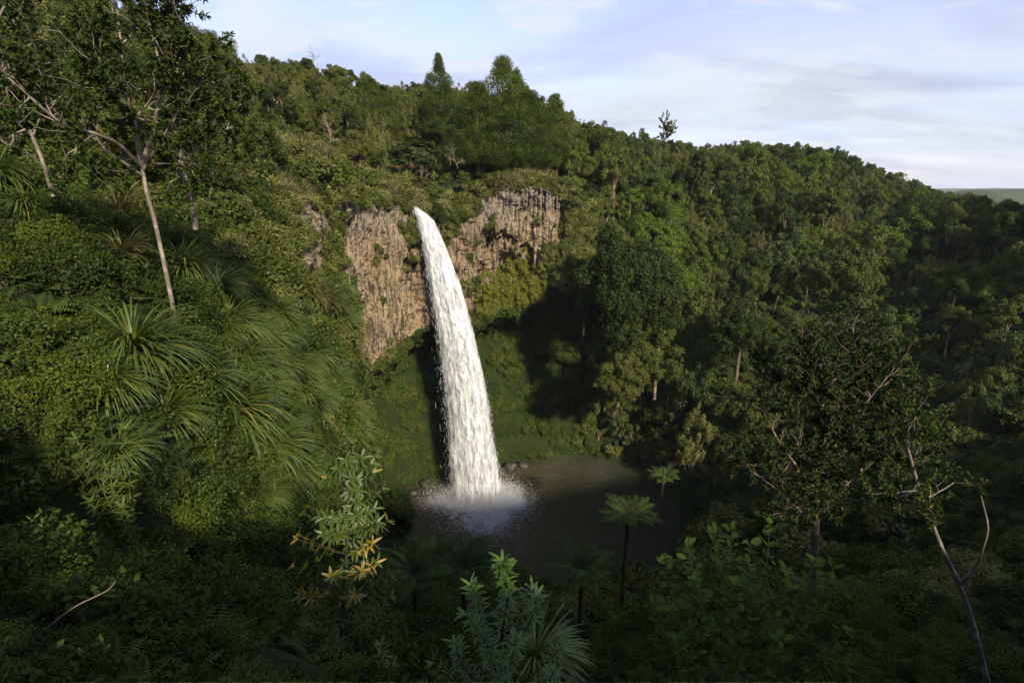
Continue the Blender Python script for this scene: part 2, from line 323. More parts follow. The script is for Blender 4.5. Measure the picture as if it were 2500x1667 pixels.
# the rock faces stand a little proud of the ground sheet
ROCK_U0, ROCK_U1 = 640, 1480
rk = ((T2 > 5.96) & (T2 < 8.05) & (U2 > ROCK_U0 + 8) & (U2 < ROCK_U1 - 8))
G = G - NRM * np.where(rk, 4.8, 0)[..., None]
NRM = normals(G)
nT, nU = T2.shape
idx = np.arange(nT * nU).reshape(nT, nU)
TQ = np.stack([idx[:-1, :-1], idx[:-1, 1:], idx[1:, 1:], idx[1:, :-1]], -1).reshape(-1, 4)
b = NB('ground_soil'); p = b.pos()
n1 = b.noise(p, 0.35, 5, 0.6); n2 = b.noise(p, 2.5, 5, 0.65); n3 = b.noise(p, 9.0, 3, 0.6)
soil = b.ramp(n2, [(0.3, (0.020, 0.022, 0.010)), (0.6, (0.050, 0.045, 0.024))])
grn = b.ramp(n3, [(0.3, (0.022, 0.045, 0.009)), (0.7, (0.062, 0.100, 0.018))])
c = b.mix(b.ramp(n1, [(0.35, 0.25), (0.62, 0.95)]), soil, grn)
M['ground'] = b.end(b.bsdf(c, 0.9, 0.15, b.bump(b.math('ADD', n2, b.math('MULTIPLY', n3, 0.5)), 1.0, 1.0)).outputs[0])
obj('ground', mesh('ground', G.reshape(-1, 3), TQ, M['ground'], smooth=True), kind='structure')

# buffer of the nearest ground at each direction, to stand things on it
bu, bv, bd = project(G)
def ground_at(u, v, r=14):
    ok = (np.abs(bu - u) < r) & (np.abs(bv - v) < r) & (bd > 0.5)
    if not ok.any(): return ground_at(u, v, r * 2) if r < 200 else (np.array(place(u, v, 30.0)), np.array([0, 0, 1.]), 30)
    d = np.where(ok, bd, 1e9); k = np.argmin(d); i, j = divmod(k, nU)
    Y = G[i, j, 1]
    return place(u, v, Y), NRM[i, j], bd[i, j]

# ------------------------------------------------------------------ rock faces
def rock_sheet():
    us = np.arange(ROCK_U0, ROCK_U1 + 0.1, 1.5); ts = np.linspace(5.93, 8.05, 300)
    R = surf(us, ts); N = normals(R)
    Tt, Uu = np.meshgrid(ts, us, indexing='ij')
    s = np.concatenate([[0], np.cumsum(np.linalg.norm(np.diff(R[200], axis=0)[:, :2], axis=1))])[None, :] + 0 * Tt
    z = R[..., 2]
    lean = 0.10 * np.sin(s * 0.13) * (z + 15) * 0.15
    def columns(s, w, dep, brk, seed, jag):
        warp = (vnoise(np.stack([s * 0.25, z * 0.05, s * 0], -1), seed) - .5) * 2.2 + (vnoise(np.stack([s * 1.1, z * 0.3, s * 0], -1), seed + 3) - .5) * 0.7
        q = (s + lean + warp) / w; ci = np.floor(q); f = q - ci
        bi = np.floor(z / brk + 7 * hash3(ci, ci * 0, ci * 0, seed + 1))
        off = hash3(ci, bi, ci * 0, seed + 2) - .5
        arch = 1 - np.abs(f * 2 - 1) ** 2.2
        return dep * arch + jag * off
    edge = np.clip((Tt - 5.95) / 0.18, 0, 1)
    big = (fbm(R, 0.09, 4, 11) - .5) * 3.2 + (fbm(R * np.array([1, 1, .35]), 0.5, 4, 21) - .5) * 1.3
    cL = columns(s, 0.62, 0.22, 3.5, 5, 0.32) + columns(s + 3, 1.9, 0.3, 9, 8, 0.5)
    cR = columns(s, 0.75, 0.5, 3.2, 31, 0.75) + columns(s + 3, 2.6, 0.5, 6, 38, 0.9)
    wR = np.clip((Uu - 1040) / 40, 0, 1)
    am = np.clip(fbm(R, .35, 3, 57) * 4.5 - 1.25, .15, 1.7)
    d = big * 1.5 + (cL * (1 - wR) + cR * wR) * am + (fbm(R, 2.6, 3, 41) - .5) * 0.55
    # hollows where blocks have fallen from the right-hand face
    for (hu, ht, ru, rt, dd) in ((1215, 6.95, 42, .33, 2.0), (1275, 6.75, 26, .3, 1.8), (1175, 7.25, 20, .3, 1.2), (1372, 7.2, 10, .5, 1.5), (1012, 6.55, 26, .75, 2.4), (905, 7.2, 9, .45, .8), (860, 7.5, 8, .3, .9), (1110, 7.0, 24, .6, 1.3)):
        m = ((Uu - hu) / ru) ** 2 + ((Tt - ht) / rt) ** 2 + (fbm(R, 0.5, 3, 71) - .5) * 2.6
        d = d - dd * np.clip(1.25 - m, 0, 0.5) * 2
    d = d * (0.35 + 0.65 * edge) - 0.9 * (1 - edge)
    # sink the borders back into the ground sheet
    bord = np.minimum(np.clip((Uu - ROCK_U0) / 25, 0, 1), np.clip((ROCK_U1 - Uu) / 25, 0, 1)) * np.clip((8.05 - Tt) / 0.10, 0, 1)
    d = d * bord - 5.2 * (1 - bord)
    # (stream notch)
    # leave a notch for the stream
    notch = np.exp(-((Uu - 1022) / 13) ** 2) * np.clip((Tt - 7.4) / .4, 0, 1)
    d = d - 2.2 * notch
    R = R + N * d[..., None]
    n, m = Tt.shape; ix = np.arange(n * m).reshape(n, m)
    Q = np.stack([ix[:-1, :-1], ix[:-1, 1:], ix[1:, 1:], ix[1:, :-1]], -1).reshape(-1, 4)
    return R, N, Tt, Uu, Q, s
RK, RN, RT, RU, RQ, RS = rock_sheet()
b = NB('cliff_rock'); p = b.pos(); hi = b.attr('height'); side = b.attr('side')
st = b.noise(b.vscale(p, (1.6, 1.6, 0.10)), 1.2, 6, 0.65, 0.3)
st2 = b.noise(b.vscale(p, (4.5, 4.5, 0.45)), 1.0, 5, 0.7)
bl = b.noise(p, 0.22, 5, 0.6); fine = b.noise(p, 5.0, 5, 0.7)
tan = b.ramp(st, [(0.28, (0.13, 0.10, 0.07)), (0.5, (0.27, 0.20, 0.13)), (0.72, (0.38, 0.30, 0.21))])
och = b.mix(b.ramp(bl, [(0.45, 0.0), (0.6, 0.8)]), tan, (0.30, 0.215, 0.115))
gry = b.ramp(st2, [(0.3, (0.07, 0.055, 0.045)), (0.5, (0.21, 0.17, 0.14)), (0.7, (0.46, 0.40, 0.36))])
c = b.mix(b.ramp(b.math('ADD', hi, b.math('MULTIPLY', b.math('SUBTRACT', bl, 0.5), 0.9)), [(0.62, 0.0), (0.88, 0.95)]), och, gry)
dark = b.ramp(b.noise(b.vscale(p, (2.2, 2.2, 0.16), (5, 3, 1)), 1.0, 6, 0.7, 0.6), [(0.50, 0.0), (0.56, 0.92)])
c = b.mix(dark, c, (0.030, 0.024, 0.020))
pits = b.ramp(fine, [(0.36, 0.75), (0.44, 0.0)])
c = b.mix(pits, c, (0.035, 0.028, 0.018))
moss = b.ramp(b.noise(b.vscale(p, (1, 1, 0.45), (2, 9, 4)), 0.5, 6, 0.7), [(0.55, 0.0), (0.64, 0.8)])
c = b.mix(moss, c, (0.065, 0.075, 0.018))
M['rock'] = b.end(b.bsdf(c, 0.85, 0.25, b.bump(b.math('ADD', fine, st2), 0.8, 0.25)).outputs[0])
hgt = (RT - 5.95) / 2.1
obj('rock_cliff', mesh('rock_cliff', RK.reshape(-1, 3), RQ, M['rock'], attrs={'height': hgt.ravel(), 'side': ((RU - ROCK_U0) / (ROCK_U1 - ROCK_U0)).ravel()}), kind='structure')

# ------------------------------------------------------------------ pool
b = NB('pool_water'); p = b.pos()
base_pt = tuple(float(x) for x in xz(1165, 85.5, POOL_Z))
rel = b.n.new("ShaderNodeVectorMath"); rel.operation = 'SUBTRACT'; b.l.new(p, rel.inputs[0]); rel.inputs[1].default_value = base_pt
ln = b.n.new("ShaderNodeVectorMath"); ln.operation = 'LENGTH'; b.l.new(rel.outputs[0], ln.inputs[0]); dist = ln.outputs['Value']
foamn = b.noise(p, 1.1, 8, 0.75, 0.8)
fm = b.math('ADD', foamn, b.math('MULTIPLY', dist, -0.024))
foam = b.ramp(fm, [(0.34, 0.0), (0.46, 1.0)])
murk = b.ramp(b.math('ADD', b.math('MULTIPLY', dist, 0.02), b.math('MULTIPLY', b.noise(p, 0.15, 4, 0.6), 0.5)), [(0.25, (0.105, 0.088, 0.040)), (0.75, (0.045, 0.048, 0.020))])
c = b.mix(foam, murk, (0.75, 0.76, 0.8))
w1 = b.noise(b.vscale(p, (1, 1.8, 1)), .9, 6, 0.7, 0.6); w2 = b.noise(p, 5.0, 4, 0.6)
bs = b.bsdf(c, b.mix(foam, 0.06, 0.9), 0.6, b.bump(b.math('ADD', w1, b.math('MULTIPLY', w2, 0.35)), 1.0, 1.0))
M['pool'] = b.end(bs.outputs[0])
PX, PY = np.meshgrid(np.linspace(-48, 62, 340), np.linspace(48, 130, 260)); _r = np.hypot(PX - base_pt[0], PY - base_pt[1] + 1); _p = np.stack([PX, PY, PX * 0], -1)
_w = .10 * np.sin(_r * 3.1 + 3.5 * fbm(_p, .25, 3, 5)) * np.exp(-_r / 16) + (fbm(_p * np.array([1, 1.5, 1]), .55, 4, 15) - .5) * .42
PV = np.stack([PX, PY, POOL_Z + _w], -1)
ix = np.arange(260 * 340).reshape(260, 340)
obj('pool_water', mesh('pool_water', PV.reshape(-1, 3), np.stack([ix[:-1, :-1], ix[:-1, 1:], ix[1:, 1:], ix[1:, :-1]], -1).reshape(-1, 4), M['pool'], smooth=True), kind='structure')

# ------------------------------------------------------------------ waterfall
FV = np.array([500, 520, 540, 600, 700, 800, 900, 1000, 1100, 1180, 1232.])
FLft = np.array([1009, 1013, 1021, 1033, 1049, 1067, 1078, 1088, 1095, 1099, 1100.])
FRgt = np.array([1016, 1036, 1060, 1086, 1124, 1152, 1176, 1195, 1211, 1223, 1240.])
FY = np.array([88.5, 88.0, 87.6, 87.2, 86.7, 86.3, 86.0, 85.8, 85.7, 85.6, 85.5])
def fall_pt(w, h, thick=0):
    """w across 0..1, h along the drop 0..1, thick metres towards the viewer"""
    v = 500 + (1232 - 500) * np.asarray(h)
    u = np.interp(v, FV, FLft) * (1 - w) + np.interp(v, FV, FRgt) * w
    Y = np.interp(v, FV, FY) - thick
    return xz(u, Y, np.interp(v, FV, FY) * slope(v))
rng = np.random.default_rng(5)
def fall_sheet(nw, nh, thick, seed, amp):
    W, H = np.meshgrid(np.linspace(0, 1, nw), np.linspace(0, 1, nh))
    wd = np.interp(500 + 732 * H, FV, (FRgt - FLft) / F * 90)
    P = fall_pt(W, H, 0)
    round_ = np.sqrt(np.clip(1 - (2 * W - 1) ** 2, 0, 1)) * wd * 0.22
    q = np.stack([W * wd, H * 58 * 0.4, W * 0 + seed], -1)
    dsp = (fbm(q, 0.9, 5, seed, 0.65) - .5) * amp
    P[..., 1] -= round_ + thick + dsp * np.clip(H * 4, 0.1, 1)
    n, m = W.shape; ix = np.arange(n * m).reshape(n, m)
    Q = np.stack([ix[:-1, :-1], ix[:-1, 1:], ix[1:, 1:], ix[1:, :-1]], -1).reshape(-1, 4)
    return P.reshape(-1, 3), Q, {'across': W.ravel(), 'along': H.ravel(), 'sx': (W * wd).ravel()}
def fall_mat(name, seed, thin):
    b = NB(name); ac = b.attr('across'); al = b.attr('along'); sx = b.attr('sx')
    cx = b.n.new("ShaderNodeCombineXYZ"); b.l.new(sx, cx.inputs[0]); b.l.new(b.math('MULTIPLY', al, 58), cx.inputs[1]); cx.inputs[2].default_value = seed
    streak = b.math('ADD', b.math('MULTIPLY', b.noise(b.vscale(cx.outputs[0], (1.0, 0.06, 1)), 0.9, 6, 0.7, 0.4), .6), b.math('MULTIPLY', b.noise(b.vscale(cx.outputs[0], (1.0, 0.14, 1), (9, 3, 0)), 2.6, 4, 0.6, 0.3), .4))
    mott = b.noise(b.vscale(cx.outputs[0], (1.0, 0.30, 1), (4, 2, 0)), 1.7, 6, 0.7, 0.5)
    dens = b.math('ADD', b.math('MULTIPLY', streak, 1.0), b.math('MULTIPLY', mott, 0.35)); dens = b.math('SUBTRACT', b.math('MULTIPLY', dens, 1.35), 0.33)
    lo = b.ramp(ac, [(0.0, 0.0), (0.16, 0.28), (0.42, 0.56), (0.8, 0.60), (0.93, 0.42), (1.0, 0.0)])
    top = b.ramp(al, [(0.0, 0.97), (0.3, 0.9), (0.62, 0.72), (0.94, 0.68), (1.0, 0.45)])
    a = b.math('ADD', b.math('ADD', b.math('MULTIPLY', dens, 1.5), lo), b.math('SUBTRACT', top, 1.38 + thin))
    alpha = b.ramp(a, [(0.15, 0.0), (0.62, 1.0)])
    col = b.ramp(b.math('ADD', b.math('MULTIPLY', mott, 0.45), b.math('MULTIPLY', streak, 0.55)), [(0.38, (0.30, 0.31, 0.34)), (0.5, (0.66, 0.68, 0.72)), (0.60, (0.92, 0.94, 0.97))])
    d = b.n.new("ShaderNodeBsdfDiffuse"); b.l.new(col, d.inputs[0])
    b.l.new(b.bump(b.math('ADD', mott, streak), 0.6, 0.4), d.inputs['Normal'])
    t = b.n.new("ShaderNodeBsdfTranslucent"); b.l.new(col, t.inputs[0])
    m1 = b.n.new("ShaderNodeMixShader"); m1.inputs[0].default_value = 0.3; b.l.new(d.outputs[0], m1.inputs[1]); b.l.new(t.outputs[0], m1.inputs[2])
    tr = b.n.new("ShaderNodeBsdfTransparent"); m2 = b.n.new("ShaderNodeMixShader"); b.l.new(alpha, m2.inputs[0]); b.l.new(tr.outputs[0], m2.inputs[1]); b.l.new(m1.outputs[0], m2.inputs[2])
    return b.end(m2.outputs[0])
fall = obj('waterfall', None, loc=tuple(xz(1165, 85.5, POOL_Z)), label='tall white waterfall plunging from the notch between the rock cliffs into the brown pool', cat='waterfall')
F0 = np.array(fall.location)
for k, (th, sd, am, tn) in enumerate(((-0.6, 3, 1.0, 0.0), (0.0, 13, 1.6, 0.12), (0.7, 23, 1.6, 0.30))):
    V, Q, A = fall_sheet(60, 420, th, sd, am)
    obj('water_sheet', mesh('water_sheet', V - F0, Q, fall_mat('falling_water', sd * 1.7, tn), attrs=A, smooth=True), fall)
def flecks(P, D, L, W, g):
    n = len(P); N = rng.normal(size=(n, 3)); leaves(g, P, D, N, L, W, rng.random(n))
b = NB('water_drops'); d = b.n.new("ShaderNodeBsdfDiffuse"); d.inputs[0].default_value = (0.86, 0.88, 0.92, 1)
t = b.n.new("ShaderNodeBsdfTranslucent"); t.inputs[0].default_value = (0.86, 0.88, 0.92, 1)
mm = b.n.new("ShaderNodeMixShader"); mm.inputs[0].default_value = 0.4; b.l.new(d.outputs[0], mm.inputs[1]); b.l.new(t.outputs[0], mm.inputs[2])
M['drops'] = b.end(mm.outputs[0])
g = Geo(); n = 9000
h = rng.random(n) ** 0.85; w = np.clip(rng.beta(1.2, 1.0, n) * 1.06 - 0.03 - (rng.random(n) < .3) * rng.exponential(.05, n), -0.2, 1.03)
P = fall_pt(w, h) ; P2 = fall_pt(w, np.minimum(h + 0.01, 1.01)); D = P2 - P + rng.normal(size=(n, 3)) * 0.06
P[:, 1] -= rng.normal(0.6, 0.8, n); P += rng.normal(size=(n, 3)) * np.array([.12, .2, .2]) * (0.4 + h[:, None])
flecks(P - F0, D, rng.uniform(.4, 1.6, n), rng.uniform(.015, .045, n), g)
obj('spray_streaks', g.build('spray_streaks', M['drops']), fall, kind='stuff')
# splash and mist at the foot
g = Geo(); n = 200000
c0 = np.array([[*xz(1115, 85.3, POOL_Z)], [*xz(1200, 84.3, POOL_Z)], [*xz(1222, 84.0, POOL_Z)], [*xz(1188, 80.5, POOL_Z)]])
pick = rng.choice(4, n, p=[.2, .36, .24, .2]); sp = np.array([[3.0, 1.8, 1.2], [3.2, 2.2, 3.0], [2.4, 1.8, 2.0], [2.6, 3.0, 1.4]])[pick]
r = rng.normal(size=(n, 3)) * sp; r[:, 2] = np.abs(r[:, 2]) * rng.random(n)
P = c0[pick] + r
keep = fbm(P, 0.7, 3, 9) > rng.uniform(.25, .7, n); P = P[keep]; n = len(P)
flecks(P - F0, rng.normal(size=(n, 3)), rng.uniform(.05, .16, n), rng.uniform(.04, .10, n), g)
# blown mist down the left side of the stream
n = 7000; h = rng.uniform(.3, 1, n); w = -rng.exponential(.07, n) * (h) + 0.14
P = fall_pt(w, h); P[:, 1] += rng.normal(0, 1.2, n)
flecks(P - F0, np.array([[0.05, 0, -1.]]) + rng.normal(size=(n, 3)) * .1, rng.uniform(.05, .3, n), rng.uniform(.012, .035, n), g)
obj('splash_mist', g.build('splash_mist', M['drops']), fall, kind='stuff')
b = NB('mist_air'); oc = b.objco(); ln = b.n.new("ShaderNodeVectorMath"); ln.operation = 'LENGTH'; b.l.new(oc, ln.inputs[0])
fall_off = b.ramp(ln.outputs['Value'], [(0.0, 1.0), (0.45, 0.45), (1.0, 0.0)])
nz = b.ramp(b.noise(b.pos(), .55, 4, .6), [(.35, .1), (.65, 1.)])
pv = b.n.new("ShaderNodeVolumePrincipled"); pv.inputs['Color'].default_value = (.93, .94, .97, 1); b.l.new(b.math('MULTIPLY', b.math('MULTIPLY', fall_off, nz), 0.45), pv.inputs['Density'])
b.l.new(pv.outputs[0], b.out.inputs['Volume']); M['mist'] = b.m
th, ph = np.meshgrid(np.linspace(0, math.pi, 13), np.linspace(0, 2 * math.pi, 24, endpoint=False), indexing='ij')
SV = np.stack([np.sin(th) * np.cos(ph), np.sin(th) * np.sin(ph), np.cos(th)], -1).reshape(-1, 3); ix = np.arange(13 * 24).reshape(13, 24); ix2 = np.roll(ix, -1, 1)
sm = mesh('mist', SV, np.stack([ix[:-1], ix[1:], ix2[1:], ix2[:-1]], -1).reshape(-1, 4), M['mist'], smooth=True)
for (u, Yb, sx, sy, sz_) in ((1200, 82.5, 6.5, 5.5, 4.6), (1112, 85.0, 4.5, 3.5, 3.0)):
    q = xz(u, Yb, POOL_Z + .4) - F0; obj('mist', sm, fall, loc=tuple(q), scl=(sx, sy, sz_), kind='stuff')
# ------------------------------------------------------------------ plant meshes
def sph(rng, n, up=0.0):
    d = rng.normal(size=(n, 3)); d = unit(d); d[:, 2] += up; return unit(d)
def clump_leaves(g, rng, C, R, per, L, W, jit=0.6, up=0.25, sz=1.0, hang=0.0, mi=0, tvar=0.25, ctr=None):
    """leaf clumps: C (k,3) centres, R (k,) radii"""
    k = len(C); per = np.maximum((per * (R / R.mean()) ** 2).astype(int), 3); own = np.repeat(np.arange(k), per); n = len(own)
    d = sph(rng, n, up)
    if ctr is not None: d = unit(d + 0.55 * unit(C[own] - ctr))
    P = C[own] + d * (R[own] * rng.uniform(.55, 1.05, n))[:, None] * np.array([1, 1, sz])
    N = unit(d + rng.normal(size=(n, 3)) * jit * 0.6)
    D = np.cross(N, rng.normal(size=(n, 3))); D[:, 2] -= hang; D = unit(D)
    tone = np.clip(rng.random(k)[own] * tvar + rng.random(n) * (1 - tvar), 0, 1)
    leaves(g, P, D, N, L * rng.uniform(.6, 1.3, n), W * rng.uniform(.7, 1.2, n), tone, mi)
def broadleaf(seed, H=9, R=3.3, nc=60, per=125, L=.27, W=.19, name='canopy_tree', mats=None, lumps=7, low=.34, cz=.48, cr=.27, sp=.5):
    rng = np.random.default_rng(seed); g = Geo(); ctr = np.array([0, 0, H * cz])
    big = sph(rng, lumps, .15) * np.array([R * .55, R * .55, H * low]) * rng.uniform(.6, 1.1, (lumps, 1)) + ctr
    pick = rng.integers(0, lumps, nc)
    C = big[pick] + sph(rng, nc, .3) * rng.uniform(.5, 1.0, (nc, 1)) * np.array([R * sp, R * sp, H * .17 * sp * 2])
    clump_leaves(g, rng, C, rng.uniform(.55, 1.05, nc) * R * cr, per, L, W, ctr=ctr)
    tube(g, [(0, 0, -2), (.1, 0, H * .3), (0, .1, H * .6)], [.22, .17, .1], 6)
    for i in range(5): tube(g, [(0, 0, H * rng.uniform(.2, .4)), tuple(C[i] * .6 + np.array([0, 0, H * .15])), tuple(C[i])], [.1, .07, .03], 5)
    return g.build(name, mats)
def kanuka(seed, H=8, R=2.4, nc=70, mats=None):
    rng = np.random.default_rng(seed); g = Geo()
    a = rng.random(nc) * 6.283; r = R * np.sqrt(rng.random(nc)); z = H * (1 - .45 * (r / R) ** 1.5) * rng.uniform(.25, 1.0, nc)
    C = np.stack([r * np.cos(a), r * np.sin(a), z], -1)
    clump_leaves(g, rng, C, rng.uniform(.25, .5, nc) * R * .36, 80, .25, .10, jit=.9, up=.3, sz=2.6, ctr=np.array([0, 0, H * .4]))
    for i in range(7): tube(g, [(0, 0, -1.5), tuple(C[i] * np.array([.4, .4, .45])), tuple(C[i] + [0, 0, .7])], [.1, .06, .015], 4)
    return g.build('spray_tree', mats)
def conifer(seed, H=18, R=4.6, nc=260, per=75, mats=None, hang=.5):
    rng = np.random.default_rng(seed); g = Geo(); z = H * (0.07 + .91 * rng.random(nc) ** 1.45); f = 1 - (z / H)
    rr = R * np.minimum(f * 1.9, 1) ** .95 * np.sqrt(rng.uniform(.04, 1.05, nc)) * (1 + .22 * np.sin(z * 1.3 + seed)); a = rng.random(nc) * 6.283
    C = np.stack([rr * np.cos(a), rr * np.sin(a), z], -1)
    clump_leaves(g, rng, C, rng.uniform(.4, .8, nc) * (R * .27), per, .30, .13, jit=.6, up=.0, sz=1.5, hang=hang, tvar=.4, ctr=np.array([0, 0, H * .4]))
    gt = Geo(); tube(gt, [(0, 0, -2), (.05, 0, H * .5), (0, 0, H * .95)], [.30, .17, .03], 8, mi=0)
    for i in range(18): tube(gt, [(0, 0, z[i] - .3), tuple(C[i] * np.array([.5, .5, 1])), tuple(C[i])], [.09, .06, .02], 4, mi=0)
    return g.build('crown', [mats[0]]), gt.build('trunk', [mats[1]])
def shrub(seed, R=1.0, nc=14, per=70, L=.16, W=.09, name='shrub', mats=None, up=.4, hang=0, flat=.8):
    rng = np.random.default_rng(seed); g = Geo()
    C = sph(rng, nc, .5) * rng.uniform(.2, .8, (nc, 1)) * R * np.array([1, 1, flat]) + np.array([0, 0, R * .45])
    clump_leaves(g, rng, C, rng.uniform(.3, .5, nc) * R, per, L, W, jit=.8, up=up, hang=hang, ctr=np.array([0, 0, 0.]))
    for i in range(6): tube(g, [(0, 0, -R * .5), tuple(C[i] * .5), tuple(C[i] * 1.1)], [.03 * R, .02 * R, .006 * R], 4)
    return g.build(name, mats)
def blades(g, rng, n, L, W, az0=0, spread=3.14, el=(10, 75), droop=(70, 150), seg=7, mi=0, base=np.zeros(3), fold=.25, brad=.06):
    az = az0 + (rng.random(n) * 2 - 1) * spread
    t0 = np.radians(rng.uniform(*el, n)); t1 = t0 + np.radians(rng.uniform(*droop, n)) * (0.5 + .5 * np.sin(np.clip(t0, 0, 1.5)))
    t1 = np.minimum(t1, math.radians(172)); Ln = L * rng.uniform(.6, 1.15, n)
    out = np.stack([np.cos(az), np.sin(az), az * 0], -1); side = np.stack([-np.sin(az), np.cos(az), az * 0], -1)
    p = base + out * brad * rng.random((n, 1)); rows = []
    for k in range(seg + 1):
        f = k / seg; th = (t0 + (t1 - t0) * f ** 1.4)[:, None]
        d = out * np.sin(th) + np.array([0, 0, 1]) * np.cos(th); up = -out * np.cos(th) + np.array([0, 0, 1]) * np.sin(th)
        w = W * (0.75 + .5 * f) * (1 - f ** 3) * .5 + .001
        rows.append(np.stack([p + side * w, p - up * w * fold, p - side * w], 1)); p = p + d * (Ln / seg)[:, None]
    V = np.stack(rows, 1)       # n, seg+1, 3, 3
    b0 = np.arange(n)[:, None, None] * (seg + 1) * 3 + np.arange(seg)[None, :, None] * 3
    Q = np.concatenate([b0 + np.array([[[0, 1, 4, 3]]]), b0 + np.array([[[1, 2, 5, 4]]])], 1).reshape(-1, 4)
    g.add(V.reshape(-1, 3), Q, np.repeat(np.clip(rng.normal(.5, .25, n), 0, 1), (seg + 1) * 3), mi)
def strap_plant(seed, n=110, L=1.3, W=.045, mats=None, drape=True, seg=7, name='leaf_blades'):
    rng = np.random.default_rng(seed); g = Geo()
    blades(g, rng, int(n * .7), L * .9, W * .9, 0, 3.14, (5, 75), (90, 165), seg)
    blades(g, rng, int(n * 1.0), L * 1.05, W * .95, 0, 1.3 if drape else 3.14, (15, 70), (80, 130), seg)
    return g.build(name, mats)
def frond(g, rng, base, az, L, th0, th1, pin, pl, pw, mi=0, tone=.5, stem_mi=1):
    n = pin; f = np.linspace(0, 1, n + 1); th = th0 + (th1 - th0) * f ** 1.2
    out = np.array([math.cos(az), math.sin(az), 0]); sd = np.array([-math.sin(az), math.cos(az), 0])
    d = out * np.sin(th)[:, None] + np.array([0, 0, 1]) * np.cos(th)[:, None]
    p = base + np.concatenate([[np.zeros(3)], np.cumsum(d[:-1] * L / n, 0)]); up = -out * np.cos(th)[:, None] + np.array([0, 0, 1]) * np.sin(th)[:, None]
    prof = np.sin(np.clip(f * 1.05 + .08, 0, 1) * math.pi) ** .7 * (1 - .25 * f)
    for s_ in (1, -1):
        D = sd * s_ + d * .35 - up * .18
        leaves(g, p[1:], D[1:], up[1:] + rng.normal(size=(n, 3)) * .12, pl * prof[1:] + .01, pw, np.clip(tone + rng.normal(0, .12, n), 0, 1), mi, bend=.2)
    tube(g, p[::2], np.linspace(.018, .004, len(p[::2])) * L / 1.5, 3, mi=stem_mi)
def tree_fern(seed, H=4, L=2.5, nf=24, pin=24, mats=None):
    rng = np.random.default_rng(seed); g = Geo()
    for i in range(nf):
        frond(g, rng, np.array([0, 0, H]), i * 2.4 + rng.random() * .4, L * rng.uniform(.8, 1.1), rng.uniform(.45, 1.0), rng.uniform(1.95, 2.6), pin, L * .25, L * .04, tone=rng.random())
    gt = Geo(); tube(gt, [(0, 0, -2), (.06, 0, H * .5), (0, 0, H)], [.17, .12, .1], 7, mi=0)
    for i in range(10): a = i * .628; tube(gt, [(0, 0, H - .1), (.2 * math.cos(a), .2 * math.sin(a), H - .5), (.22 * math.cos(a), .22 * math.sin(a), H - 1.1)], [.02, .015, .005], 3, mi=0)
    return g.build('fronds', [mats[0], mats[1]]), gt.build('trunk', [mats[1]])
def ground_fern(seed, L=.9, nf=9, mats=None):
    rng = np.random.default_rng(seed); g = Geo()
    for i in range(nf): frond(g, rng, np.zeros(3), i * 2.4 + rng.random(), L * rng.uniform(.7, 1.1), rng.uniform(.3, .9), rng.uniform(1.6, 2.2), 14, L * .24, L * .06, tone=rng.random())
    return g.build('fern', mats)
def toothed_leaf(g, rng, P, D, N, L, W, tone, mi=0, seg=12, teeth=.14, bend=.25):
    D = unit(D); S = unit(np.cross(D, N)); U = np.cross(S, D); n = len(P); L = np.broadcast_to(L, (n,)); rows = []
    for k in range(seg + 1):
        f = k / seg; w = W * .5 * math.sin(min(f * .93 + .07, 1) * math.pi) ** .55 * (1 + (teeth if k % 2 else -teeth)) * (1 if k < seg else .15)
        c = P + D * (L * f)[:, None] - U * (L * bend * f * f)[:, None]
        rows.append(np.stack([c + S * w + U * w * .35, c, c - S * w + U * w * .35], 1))
    V = np.stack(rows, 1); b0 = np.arange(n)[:, None, None] * (seg + 1) * 3 + np.arange(seg)[None, :, None] * 3
    Q = np.concatenate([b0 + np.array([[[0, 1, 4, 3]]]), b0 + np.array([[[1, 2, 5, 4]]])], 1).reshape(-1, 4)
    g.add(V.reshape(-1, 3), Q, np.repeat(np.broadcast_to(tone, (n,)), (seg + 1) * 3), mi)

MT = lambda *k: [M[x] for x in k]
BR = {k: [broadleaf(100 + i + 10 * j, mats=MT(m, 'bark'), lumps=5 + i % 4, R=2.7 + .5 * (i % 3)) for i in range(4)]
      for j, (k, m) in enumerate((('broad', 'leaf_broad'), ('dark', 'leaf_dark'), ('bright', 'leaf_bright'), ('blue', 'leaf_blue')))}
KA = [kanuka(200 + i, H=7 + i % 3, R=1.9 + .4 * (i % 2), mats=MT('leaf_olive', 'bark_pale')) for i in range(5)]
SH_F = [shrub(300 + i, R=1.6, nc=20, per=60, L=.30, W=.19, mats=MT(('leaf_broad', 'leaf_shrub', 'leaf_olive', 'leaf_blue', 'leaf_bright')[i], 'bark')) for i in range(5)]
SH_M = [shrub(320 + i, R=1.3, nc=22, per=90, L=.16, W=.095, mats=MT(('leaf_broad', 'leaf_shrub', 'leaf_yellow', 'leaf_olive', 'leaf_shrub')[i], 'bark')) for i in range(5)]
SH_N = [shrub(340 + i, R=1.0, nc=26, per=110, L=.10, W=.052, mats=MT(('leaf_shrub', 'leaf_dark', 'leaf_yellow', 'leaf_shrub', 'leaf_dark')[i], 'bark')) for i in range(5)]
UG_F = [shrub(360 + i, R=1.0, nc=8, per=34, L=.26, W=.16, flat=.5, name='undergrowth_patch', mats=MT(('leaf_broad', 'leaf_shrub', 'leaf_olive')[i], 'bark')) for i in range(3)]
UG_N = [shrub(370 + i, R=.6, nc=10, per=70, L=.085, W=.045, flat=.6, name='undergrowth_patch', mats=MT(('leaf_shrub', 'leaf_dark', 'leaf_dark')[i], 'bark')) for i in range(3)]
UG_N2 = shrub(376, R=.7, nc=9, per=34, L=.15, W=.075, flat=.7, name='undergrowth_patch', mats=MT('leaf_dark', 'bark'))
